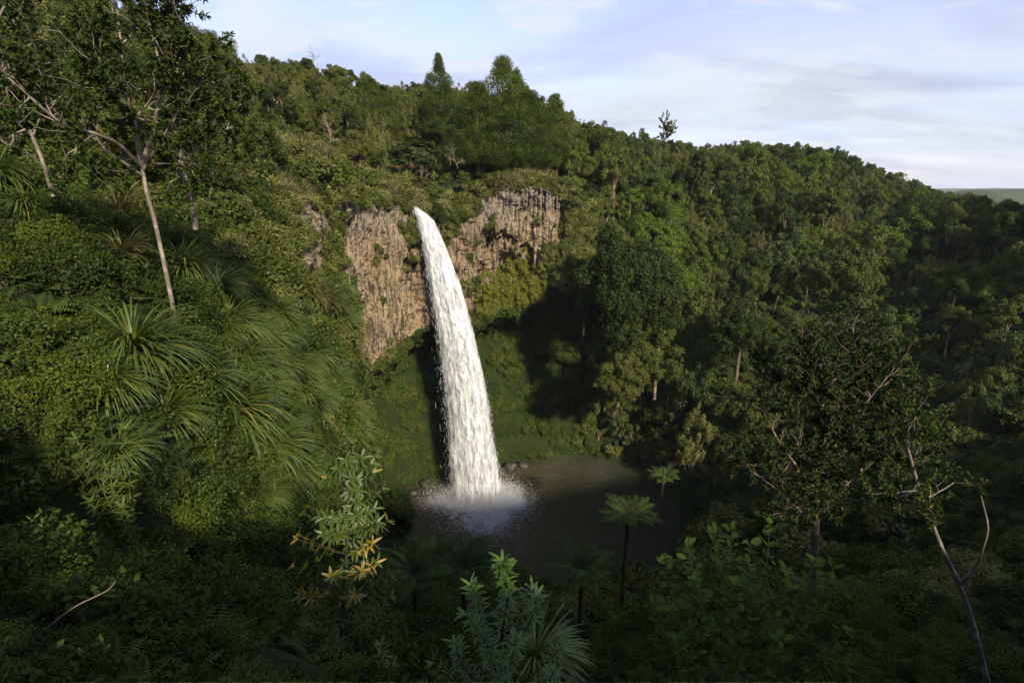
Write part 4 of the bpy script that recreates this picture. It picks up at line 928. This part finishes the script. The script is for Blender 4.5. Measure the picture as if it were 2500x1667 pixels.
# pale stems further left and the second trunk behind
gw, gl = Geo(), Geo(); t0_ = wood(gw, [(478, 560, 17), (470, 500, 17), (452, 440, 17), (440, 380, 17), (455, 300, 17)], .09, .05)
for c in range(9): grow(gw, gl, rt_, t0_[min(8 + c, len(t0_) - 2)], unit(rt_.normal(size=3) + [0.3, 0, .5]), 1.1, .03, 2, dict(n=28, L=.14, W=.055), up=.1)
put_tree('leaning_tree', [('trunk', gw, [M['bark_pale']]), ('crown', gl, [M['leaf_yellow']])], t0_[0], 'smaller yellowish tree with a spotted stem right behind the tall pale trunk', 'tree')
gw, gl = Geo(), Geo(); t0_ = wood(gw, [(130, 480, 14), (100, 380, 14), (60, 290, 14), (0, 180, 14), (-40, 60, 14)], .05, .03)
for c in range(12): grow(gw, gl, rt_, t0_[min(5 + c, len(t0_) - 2)], unit(rt_.normal(size=3) + [0.2, -.2, .5]), 1.3, .035, 2, dict(n=32, L=.14, W=.055), up=.1)
put_tree('shaded_tree', [('trunk', gw, [M['bark_pale']]), ('crown', gl, [M['leaf_dark']])], t0_[0], 'shaded tree with a leaning grey trunk at the far left edge', 'tree')
# olive-leaved tree at the lower right
gw, gl = Geo(), Geo(); B = 12.5
t0_ = wood(gw, [(1985, 1480, B), (1990, 1300, B), (2000, 1150, B), (2010, 1000, B), (2000, 880, B)], .12, .05)
for pts in ([(1995, 1200, B), (1900, 1080, B - .5), (1840, 950, B - .7)], [(2000, 1100, B), (2100, 1000, B - .4), (2190, 890, B - .5)], [(2010, 1000, B), (1950, 900, B), (1960, 800, B)], [(2010, 960, B), (2090, 860, B + .3), (2080, 790, B + .3)],
            [(1990, 1250, B), (2100, 1150, B - .8), (2220, 1060, B - 1)], [(1990, 1280, B), (1880, 1180, B - .8), (1770, 1110, B - 1)], [(2005, 1040, B), (1900, 980, B + .6), (1830, 900, B + .8)], [(2100, 1150, B - .8), (2180, 1040, B - .2), (2230, 960, B)]):
    bb = wood(gw, pts, .04, .012, 5)
    for c in range(13):
        i = 1 + c % (len(bb) - 2); grow(gw, gl, rt_, bb[i], unit(rt_.normal(size=3) + [0, -.2, .4]), rt_.uniform(.5, .95), .016, 2, dict(n=34, L=.12, W=.045), up=.12)
put_tree('olive_leaved_tree', [('trunk', gw, [M['bark']]), ('crown', gl, [M['leaf_grey']])], t0_[0], 'wide olive leaved tree with small pale leaves standing in front of the shaded right slope', 'tree')
gw, gl = Geo(), Geo(); B = 8.0
t0_ = wood(gw, [(2420, 1700, B), (2375, 1520, B), (2345, 1430, B), (2300, 1340, B), (2265, 1250, B), (2240, 1180, B), (2215, 1090, B)], .05, .022)
wood(gw, [(2345, 1430, B), (2390, 1370, B - .3), (2415, 1290, B - .4), (2395, 1210, B - .3)], .03, .01, 6)
for c in range(10): grow(gw, gl, rt_, t0_[-1 - c], unit(rt_.normal(size=3) + [0, 0, .6]), .6, .013, 2, dict(n=24, L=.10, W=.035), up=.12)
put_tree('bare_stemmed_tree', [('trunk', gw, [M['bark_pale']]), ('crown', gl, [M['leaf_dark']])], t0_[0], 'forked tree with a bare curved pale stem in the dark at the lower right', 'tree')

# conifers and other marked trees on the skyline and slopes
CF = [conifer(700, 18, 4.2, 430, 60, MT('leaf_conifer', 'bark')), conifer(701, 18, 5.2, 520, 60, MT('leaf_conifer', 'bark')), conifer(702, 18, 4.0, 460, 75, MT('leaf_conifer', 'fern_trunk'), .2)]
def two(name, pair, loc, sc_, label, cat, pn=('crown', 'trunk'), rz=0.0, grp=None):
    e = obj(name, None, loc=tuple(loc), rot=(0, 0, rz), scl=sc_, label=label, cat=cat, group=grp)
    obj(pn[0], pair[0], e); obj(pn[1], pair[1], e); return e
for (u, vb, vt, Y, w_, k, lab) in (
    (1078, 335, 146, 116, .85, 2, 'tall dark pointed conifer left of the paired conifers on the skyline'),
    (1228, 412, 158, 107, .95, 1, 'tallest pointed conifer directly above the right cliff'),
    (1262, 412, 182, 110, .8, 0, 'slender conifer touching the right side of the tallest one'),
    (1168, 408, 215, 106, 1.25, 1, 'broad olive conifer left of the tallest one above the right cliff'),
    (1292, 412, 235, 107, 1.3, 1, 'wide drooping conifer on the right end of the conifer clump'),
    (1238, 414, 240, 103, 1.2, 0, 'front conifer of the clump with bare stems showing over the cliff rim'),
    (912, 372, 205, 112, 1.3, 1, 'bright olive conifer standing alone left above the waterfall'),
    (1130, 395, 250, 112, 1.1, 0, 'shorter dark conifer in the hollow left of the conifer clump'),
    (1350, 430, 245, 122, 1.2, 2, 'dark rounded conifer right of the clump where the skyline starts to fall')):
    z0 = Y * slope(vb); z1 = Y * slope(vt); p = place(u, vb, Y); s_ = float(z1 - z0) / 18
    two('conifer', CF[k], p, (s_ * w_ * 1.35, s_ * w_ * 1.35, s_ * 1.06), lab, 'conifer', rz=u * .1, grp='conifers above the cliffs')
TF = [tree_fern(720 + i, H=(4, 5, 3.5)[i], mats=MT('fern', 'fern_trunk')) for i in range(3)]
for (u, v, Y, k, s_, lab) in (
    (1535, 1262, 27, 1, .95, 'tree fern with a dark slim trunk standing against the brown pool'),
    (1010, 1405, 18, 0, 1.0, 'tree fern crown seen from above at the bottom left of the pool'),
    (1130, 1400, 16, 2, .9, 'dark tree fern crown behind the toothed leaf sapling'),
    (1420, 1395, 21, 0, .9, 'dim tree fern crown at the bottom right of the sapling under the pool edge'),
    (1620, 1165, 60, 0, 1.1, 'small dim tree fern at the right shore of the pool'),
    (985, 371, 104, 0, 1.2, 'pale green tree fern crown nearest the bright olive conifer'),
    (1020, 361, 107, 2, 1.3, 'pale green tree fern highest in the hollow above the waterfall'),
    (1050, 378, 105, 2, 1.3, 'pale green tree fern at the foot of the dark pointed conifer'),
    (1012, 392, 101, 2, 1.2, 'pale green tree fern lowest in the hollow above the waterfall'),
    (960, 378, 102, 2, 1.2, 'pale green tree fern leftmost of those in the hollow above the waterfall'),
    (1040, 401, 99, 2, 1.1, 'pale green tree fern lowest on the right of the hollow above the waterfall'),
    (1000, 348, 109, 2, 1.3, 'pale green tree fern farthest back in the hollow above the waterfall'),
    (975, 404, 98, 2, 1.0, 'small pale green tree fern nearest the stream above the waterfall'),
    (1425, 745, 90, 1, 1.0, 'yellow green palm like tree fern on the wall right of the vine'),
    (130, 890, 9.5, 2, .32, 'young tree fern with yellowish fronds at the left edge of the bank')):
    p = place(u, v, Y); H_ = (4, 5, 3.5)[k] * s_; p[2] -= H_
    two('tree_fern', TF[k], p, s_, lab, 'tree fern', pn=('fronds', 'trunk'), rz=u * .3, grp='tree ferns')
# large dark trees on the right of the bowl and a few marked ones
BIG = [broadleaf(740 + i, H=9, R=4.6, nc=420, per=66, low=.44, cz=.42, cr=.13, sp=.26, L=.24, W=.15, mats=MT(m, 'bark'), lumps=24) for i, m in enumerate(('leaf_dark', 'leaf_broad', 'leaf_bright'))]
for (u, vb, vt, Y, w_, k, lab) in (
    (1500, 850, 500, 84, .82, 0, 'largest dark domed tree leaning out of the wall right of the cliff'),
    (1570, 810, 540, 88, 1.0, 0, 'domed green tree right beside the largest dark one'),
    (1425, 800, 700, 94, .7, 0, 'dark tree filling the wall just right of the bright vine'),
    (1510, 960, 790, 82, 1.1, 1, 'leafy tree filling the space under the largest dark domed one'),
    (1600, 940, 760, 83, 1.1, 1, 'green leafy tree lowest on the spur right of the moss wall'),
    (1800, 900, 700, 86, 1.0, 0, 'broad dark tree behind the top of the olive leaved tree'),
    (1500, 990, 870, 92, 1.1, 1, 'bushy tree at the right end of the moss wall'),
    (880, 1250, 1080, 46, .9, 0, 'dark bushy tree beside the pool left of the splash'),
    (960, 1330, 1165, 44, .9, 0, 'dark leafy tree between the bank and the foaming water'),
    (1050, 1420, 1330, 36, .9, 0, 'low dark tree at the near shore of the pool'),
    (1100, 392, 338, 100, .8, 1, 'small round tree with a white stem in the hollow above the waterfall'),
    (1130, 450, 408, 97, 1.2, 1, 'rounded bush like tree just above and right of the waterfall lip'),
    (1072, 552, 482, 89.5, .8, 0, 'dark round tree clinging right beside the waterfall lip'),
    (1025, 470, 420, 95, 1.5, 1, 'green tree over the stream behind the waterfall lip')):
    z0 = Y * slope(vb); z1 = Y * slope(vt); p = place(u, vb, Y); s_ = float(z1 - z0) / 10
    obj('big_tree', BIG[k], loc=p, rot=(0, 0, u * .1), scl=(s_ * w_, s_ * w_, s_), label=lab, cat='tree')
# bright little bushes on the bank
for (u, v, wpx, k, lab) in ((675, 800, 55, 3, 'small bright green bush standing upright in the middle of the bank'), (845, 760, 75, 3, 'bright green bush leaning in front of the orange cliff'), (835, 820, 80, 3, 'bright green bush under the one in front of the orange cliff'),
    (470, 800, 150, 3, 'spreading fresh green bush above the largest strap leaved clump'), (530, 860, 130, 3, 'fresh green bush right above the largest strap leaved clump'), (440, 770, 90, 3, 'bright bush at the foot of the pale trunk')):
    p, nn, dp = ground_at(u, v); me = SH_N[3] if dp < 26 else SH_M[4]
    obj('bright_bush', me, loc=np.array(p) + [0, -.2, 0], rot=(0, 0, u), scl=float(wpx * dp / F / 2.2) * (1 if dp < 26 else .77), label=lab, cat='shrub', group='bright bushes on the bank')
# bare dead trees
def dead(u, vb, vt, Y, seed, lab, m='bark_white', lean=0.0):
    g = Geo(); r_ = np.random.default_rng(seed); p = place(u, vb, Y); H_ = float(Y * slope(vt) - Y * slope(vb)); d = np.array([lean, 0, 1.])
    def rec(p, d, L, r, dep):
        pts = [p]
        for i in range(3): d = unit(d + r_.normal(size=3) * .16 + [0, 0, .06]); p = p + d * L / 3; pts.append(p)
        tube(g, pts, np.linspace(r, r * .6, 4), 4, mi=0)
        if dep:
            for c in range(4): rec(pts[1 + c % 3], unit(d + r_.normal(size=3) * .75), L * .6, r * .55, dep - 1)
    rec(p - [0, 0, 1], d, H_ * .5, H_ * .014, 3)
    put_tree('bare_tree', [('branches', g, [M[m]])], p, lab, 'dead tree', 'bare trees')
dead(1592, 480, 400, 118, 3, 'pale leafless tree among green crowns right of the cliff')
dead(1030, 440, 365, 99, 4, 'brownish leafless shrub in the hollow above the waterfall', 'bark_pale')
dead(810, 345, 230, 92, 5, 'grey leafless tree with upright twigs on the hillside upper left of the falls', 'bark_pale')
dead(755, 165, 78, 122, 6, 'thin leafless treetop sticking above the skyline at the left', 'bark')
dead(1118, 398, 330, 98, 8, 'pale forked dead stem beside the small round tree', 'bark_pale')
dead(1735, 500, 440, 126, 7, 'small white dead snag on the right slope')
# the lone tree on the skyline
gw, gl = Geo(), Geo(); r_ = np.random.default_rng(12); p = place(1618, 352, 158)
for (dx, h_) in ((.8, 3.9), (-1.6, 4.7), (2.4, 3.4)):
    grow(gw, gl, r_, p, unit(np.array([dx * .12, 0, 1.])), h_, .14, 2, dict(n=44, L=.42, W=.27), up=.1, kids=4)
put_tree('skyline_tree', [('trunk', gw, [M['bark']]), ('crown', gl, [M['leaf_broad']])], p, 'lone open crowned tree sticking up from the falling skyline', 'tree')

# ------------------------------------------------------------------ near saplings
# toothed leaves in whorls, centre bottom
gw, gl = Geo(), Geo(); r_ = np.random.default_rng(31); B = 3.4
def whorls(stem, gl, r_, n, per, L, W, tone0, top=True, f0=.1, flat=.0):
    m = len(stem)
    for i in range(n):
        f = f0 + (1 - f0) * i / max(n - 1, 1); j = min(int(f * (m - 1)), m - 2); p = stem[j] + (stem[j + 1] - stem[j]) * (f * (m - 1) - j); ax = unit(stem[j + 1] - stem[j])
        last = i == n - 1; a0 = r_.random() * 6.28
        for q in range(per):
            a = a0 + q / per * 6.283 + r_.normal(0, .2); e1 = unit(np.cross(ax, [0.3, 1, .2])); e2 = np.cross(ax, e1)
            out = e1 * math.cos(a) + e2 * math.sin(a); el = (.9 if last else r_.uniform(.15, .55))
            D = unit(out + ax * el); N = unit(ax - out * .3 + r_.normal(size=3) * .2)
            toothed_leaf(gl, r_, p[None], D[None], N[None], L * r_.uniform(.65, 1.15), W * r_.uniform(.8, 1.1), float(np.clip(r_.normal(tone0 + .25 * f, .15), 0, .99)))
main = [(1215, 1900, B), (1218, 1700, B), (1222, 1560, B), (1240, 1470, B), (1235, 1395, B), (1228, 1372, B)]
st_ = wood(gw, main, .014, .006, 6); whorls(st_, gl, r_, 22, 6, .125, .027, .35)
for pts in ([(1218, 1640, B), (1180, 1540, B), (1165, 1470, B), (1150, 1430, B)], [(1220, 1600, B), (1290, 1530, B - .1), (1310, 1460, B - .1)], [(1225, 1560, B), (1280, 1480, B + .1), (1300, 1440, B + .1)], [(1215, 1720, B), (1130, 1630, B - .2), (1110, 1570, B - .2)],
            [(1217, 1700, B), (1310, 1640, B + .1), (1370, 1580, B + .1)], [(1217, 1740, B), (1240, 1640, B - .4), (1260, 1560, B - .4)], [(1216, 1760, B), (1150, 1700, B + .2), (1060, 1620, B + .2)], [(1216, 1780, B), (1330, 1700, B - .3), (1350, 1640, B - .3)], [(1216, 1660, B), (1200, 1590, B - .3), (1140, 1500, B - .3)]):
    s2 = wood(gw, pts, .007, .004, 5); whorls(s2, gl, r_, 10, 6, .105, .025, .25, f0=.2)
put_tree('toothed_leaf_sapling', [('stems', gw, [M['fern_trunk']]), ('leaves', gl, [M['toothed']])], st_[0], 'near sapling with long toothed leaves in whorls at the bottom centre', 'sapling')
# golden sapling left of it
gw, gl = Geo(), Geo(); B = 4.4
st_ = wood(gw, [(828, 2050, B), (830, 1700, B), (835, 1500, B), (850, 1300, B), (858, 1180, B), (862, 1085, B)], .022, .007, 6)
m = len(st_)
whorls(st_, gl, r_, 20, 5, .11, .028, .3)
for i in range(70):
    f = r_.uniform(.35, .97); j = int(f * (m - 1)); a = r_.random() * 6.28; L_ = (1.1 - f) * .72 + .10
    q0 = st_[j]; d = unit(np.array([math.cos(a), math.sin(a) * .8, .55])); q = np.array([q0 + d * L_ * x + np.array([0, 0, .12 * L_ * x * x]) for x in np.linspace(0, 1, 5)])
    tube(gw, q, np.linspace(.006, .003, 5), 4, mi=0); whorls(q, gl, r_, 3 + int(L_ * 7), 5, .10, .026, .3 + (.42 if .45 < f < .6 else 0), f0=.25)
put_tree('golden_sapling', [('stems', gw, [M['fern_trunk']]), ('leaves', gl, [M['golden']])], st_[0], 'slender sapling with green and golden toothed leaves at the edge of the left bank', 'sapling')
gw, gl = Geo(), Geo(); B = 4.2
st_ = wood(gw, [(925, 2000, B), (930, 1760, B), (920, 1660, B), (935, 1600, B), (930, 1575, B)], .010, .005, 5); whorls(st_, gl, r_, 9, 5, .115, .026, .3)
st2 = wood(gw, [(925, 1800, B), (970, 1700, B - .1), (960, 1630, B - .1)], .006, .004, 5); whorls(st2, gl, r_, 4, 5, .13, .03, .3, f0=.4)
put_tree('small_toothed_sapling', [('stems', gw, [M['fern_trunk']]), ('leaves', gl, [M['toothed']])], st_[0], 'small toothed leaf sapling in the dark right of the golden one', 'sapling')
# oval-leaved shrub, bottom right
gw, gl = Geo(), Geo(); B = 4.6
for (u0, v0, u1, v1, dy) in ((1780, 1700, 1745, 1300, 0), (1800, 1700, 1785, 1290, .2), (1840, 1700, 1880, 1280, .1), (1760, 1720, 1680, 1335, -.1), (1740, 1730, 1625, 1370, .1), (1820, 1700, 1830, 1330, -.2), (1860, 1720, 1985, 1370, .1), (1870, 1740, 2035, 1385, 0),
                            (1780, 1720, 1700, 1420, -.4), (1850, 1720, 1920, 1400, -.4), (1800, 1740, 1800, 1420, -.5), (1700, 1760, 1600, 1480, 0), (1900, 1760, 2060, 1530, -.2), (1880, 1780, 2080, 1620, -.3), (1740, 1780, 1650, 1560, -.3), (1820, 1780, 1900, 1560, -.5)):
    q = wood(gw, [(u0, v0, B + dy), (.6 * u0 + .4 * u1, .5 * v0 + .5 * v1, B + dy), (.2 * u0 + .8 * u1, .25 * v0 + .75 * v1, B + dy), (u1, v1, B + dy)], .008, .003, 4); m = len(q)
    for i in range(3, m):
        for c in range(5):
            a = r_.random() * 6.283; D = np.array([math.cos(a), math.sin(a), r_.uniform(.2, .9)]); pp = q[i] + r_.normal(size=3) * .02
            leaves(gl, pp[None], D[None], (np.array([0, 0, 1.]) + r_.normal(size=3) * .5)[None], r_.uniform(.08, .14), r_.uniform(.045, .07), np.array([np.clip(r_.normal(.3 + .5 * (i / m) ** 3, .2), 0, .995)]), 0, bend=.1, kind='oval')
put_tree('oval_leaved_shrub', [('stems', gw, [M['bark']]), ('leaves', gl, [M['leaf_oval']])], place(1800, 1700, B), 'shrub with upright shoots of oval leaves in the dark at the bottom right', 'shrub')
# leafy spray low at the left
gw, gl = Geo(), Geo(); B = 7
for i in range(16):
    u1, v1 = r_.uniform(160, 330), r_.uniform(1040, 1240); q = wood(gw, [(330, 1380, B), (.5 * (330 + u1), .55 * v1 + .45 * 1380, B - .3), (u1, v1, B - .4 + r_.normal() * .2)], .008, .003, 4)
    whorls(q, gl, r_, 7, 5, .15, .032, .3, f0=.35)
put_tree('leafy_sapling', [('stems', gw, [M['bark']]), ('leaves', gl, [M['leaf_shrub']])], place(330, 1380, B), 'leafy sapling catching dim light low on the left', 'sapling')
# the long dead stalk at the bottom left
gw = Geo(); q = wood(gw, [(-10, 1680, 2.6), (80, 1560, 2.7), (180, 1480, 2.8), (262, 1442, 2.9), (282, 1420, 2.9)], .006, .004, 5)
put_tree('dead_stalk', [('stalk', gw, [M['bark_pale']])], q[0], 'long thin dead stalk slanting across the bottom left corner', 'stalk')

# ------------------------------------------------------------------ unseen hillside behind the viewpoint, sloped and planted with added trees to throw shade
xs, ys = np.meshgrid(np.linspace(-90, 120, 70), np.linspace(-140, 1.6, 50)); hz = -1.95 + np.maximum(0, -ys - 3) * .16 + np.maximum(0, xs - 6) * .13 * np.clip((-ys + 6) / 20, 0, 1)
hz = hz - np.maximum(0, np.abs(xs) - 3) * .05 * np.clip((ys + 12) / 12, 0, 1)
HP = np.stack([xs, ys, hz], -1); HP[..., 2] += (fbm(HP, .15, 3, 7) - .5) * 1.0 * np.clip((-ys) / 10, 0, 1); ix = np.arange(70 * 50).reshape(50, 70)
obj('hillside', mesh('hillside', HP.reshape(-1, 3), np.stack([ix[:-1, :-1], ix[:-1, 1:], ix[1:, 1:], ix[1:, :-1]], -1).reshape(-1, 4), M['ground'], smooth=True), kind='structure')
tp = []
for i in range(900):
    x, y = rngv.uniform(-40, 110), rngv.uniform(-100, -3)
    x0_ = x + .504 * y
    if x0_ > 19 or (-8 < x0_ < 1.8 and y > -45): continue
    tp.append((x, y))
tp = np.array(tp); hz_ = -1.95 + np.maximum(0, -tp[:, 1] - 3) * .16 + np.maximum(0, tp[:, 0] - 6) * .13 * np.clip((-tp[:, 1] + 6) / 20, 0, 1)
TP = np.concatenate([tp, hz_[:, None]], 1); k = spaced(TP, 4.5); TP = TP[k]; n = len(TP)
gn_scatter('forest', TP, np.stack([np.zeros(n), np.zeros(n), rngv.random(n) * 6.28], -1), rngv.uniform(.5, .95, n), rngv.integers(0, 4, n), BR['dark'])  # the added shade trees, none of them in view
# distant hills
b = NB('far_fields'); p = b.pos()
c = b.mix(b.ramp(b.noise(p, .004, 4, .6), [(.4, 0.), (.6, 1.)]), (.03, .045, .02), (.07, .085, .035)); M['far'] = b.end(b.bsdf(c, .9, .1).outputs[0])
for (Y, u0, u1, h_, sd) in ((900, 2300, 2900, 14, 3), (2600, 1900, 3200, 60, 5), (4200, 1500, 3600, 70, 8)):
    x0, x1 = (u0 - 1250) / F * Y, (u1 - 1250) / F * Y; X, Yy = np.meshgrid(np.linspace(x0, x1, 80), np.linspace(Y * .9, Y * 1.4, 30))
    ff = np.sin(np.clip((Yy / Y - .9) / .5, 0, 1) * math.pi) * np.clip((X - x0) / (x1 - x0) * 3, 0, 1); V = np.stack([X, Yy, X * 0], -1)
    zt = -.012 * Y - 90 * (1 - ff) + ff * (h_ * .3 * np.clip((X - x0) / (x1 - x0) * 1.6, 0, 1) + (fbm(V, 3.0 / Y, 4, sd) - .5) * h_ * .9); V[..., 2] = zt; ix = np.arange(80 * 30).reshape(30, 80)
    obj('hill', mesh('hill', V.reshape(-1, 3), np.stack([ix[:-1, :-1], ix[:-1, 1:], ix[1:, 1:], ix[1:, :-1]], -1).reshape(-1, 4), M['far'], smooth=True), kind='structure')

# boulders along the far shore
rngb = np.random.default_rng(3)
b = NB('wet_stone'); c = b.ramp(b.noise(b.pos(), 1.2, 5, .65), [(.35, (.022, .020, .018)), (.65, (.075, .065, .055))]); c = b.mix(b.ramp(b.noise(b.pos(), .8, 4, .6), [(.5, 0.), (.6, .8)]), c, (.03, .05, .012))
M['stone'] = b.end(b.bsdf(c, .45, .4, b.bump(b.noise(b.pos(), 6., 4, .6), .6, .08)).outputs[0])
def stone(seed):
    th, ph = np.meshgrid(np.linspace(0, math.pi, 14), np.linspace(0, 2 * math.pi, 22, endpoint=False), indexing='ij')
    V = np.stack([np.sin(th) * np.cos(ph), np.sin(th) * np.sin(ph), np.cos(th)], -1).reshape(-1, 3)
    V = V * (1 + (fbm(V + seed, 1.3, 3, seed) - .5)[:, None] * .9) * np.array([1, .8, .62]); ix = np.arange(14 * 22).reshape(14, 22); ix2 = np.roll(ix, -1, 1)
    return mesh('boulder', V, np.stack([ix[:-1], ix[1:], ix2[1:], ix2[:-1]], -1).reshape(-1, 4), M['stone'])
BO = [stone(i) for i in range(4)]
for i, (u, Y, s_, lab) in enumerate(((1245, 97.5, 1.9, 'big dark wet boulder at the foot of the mossy wall right of the splash'), (1275, 98.5, 1.3, 'dark boulder touching the right side of the big wet one'), (1222, 96, 1.2, 'dark boulder nearest the falling water on the far shore'),
    (1338, 103.0, 2.1, 'low mossy boulder in the middle of the far shore'), (1040, 91, 1.5, 'dark boulder in the shade left of the splash'), (1010, 88, 1.1, 'small boulder furthest left on the pool shore'))):
    obj('boulder', BO[i % 4], loc=tuple(xz(u, Y, POOL_Z + .25)), rot=(rngb.normal(0, .2), rngb.normal(0, .2), rngb.random() * 6), scl=s_, label=lab, cat='boulder', group='boulders on the far shore of the pool')
# the air
b = NB('haze_air'); pv = b.n.new("ShaderNodeVolumePrincipled"); pv.inputs['Color'].default_value = (.80, .88, 1.0, 1); pv.inputs['Density'].default_value = 0.00008; b.l.new(pv.outputs[0], b.out.inputs['Volume'])
hx, hy, z0_, z1_ = 12000, 9500, -260, 75
HV = np.array([(x, y, z) for z in (z0_, z1_) for y in (-300, hy) for x in (-hx, hx)], float)
hz_o = obj('haze', mesh('haze', HV, np.array([[0, 2, 3, 1], [4, 5, 7, 6], [0, 1, 5, 4], [2, 6, 7, 3], [0, 4, 6, 2], [1, 3, 7, 5]]), b.m), kind='stuff')
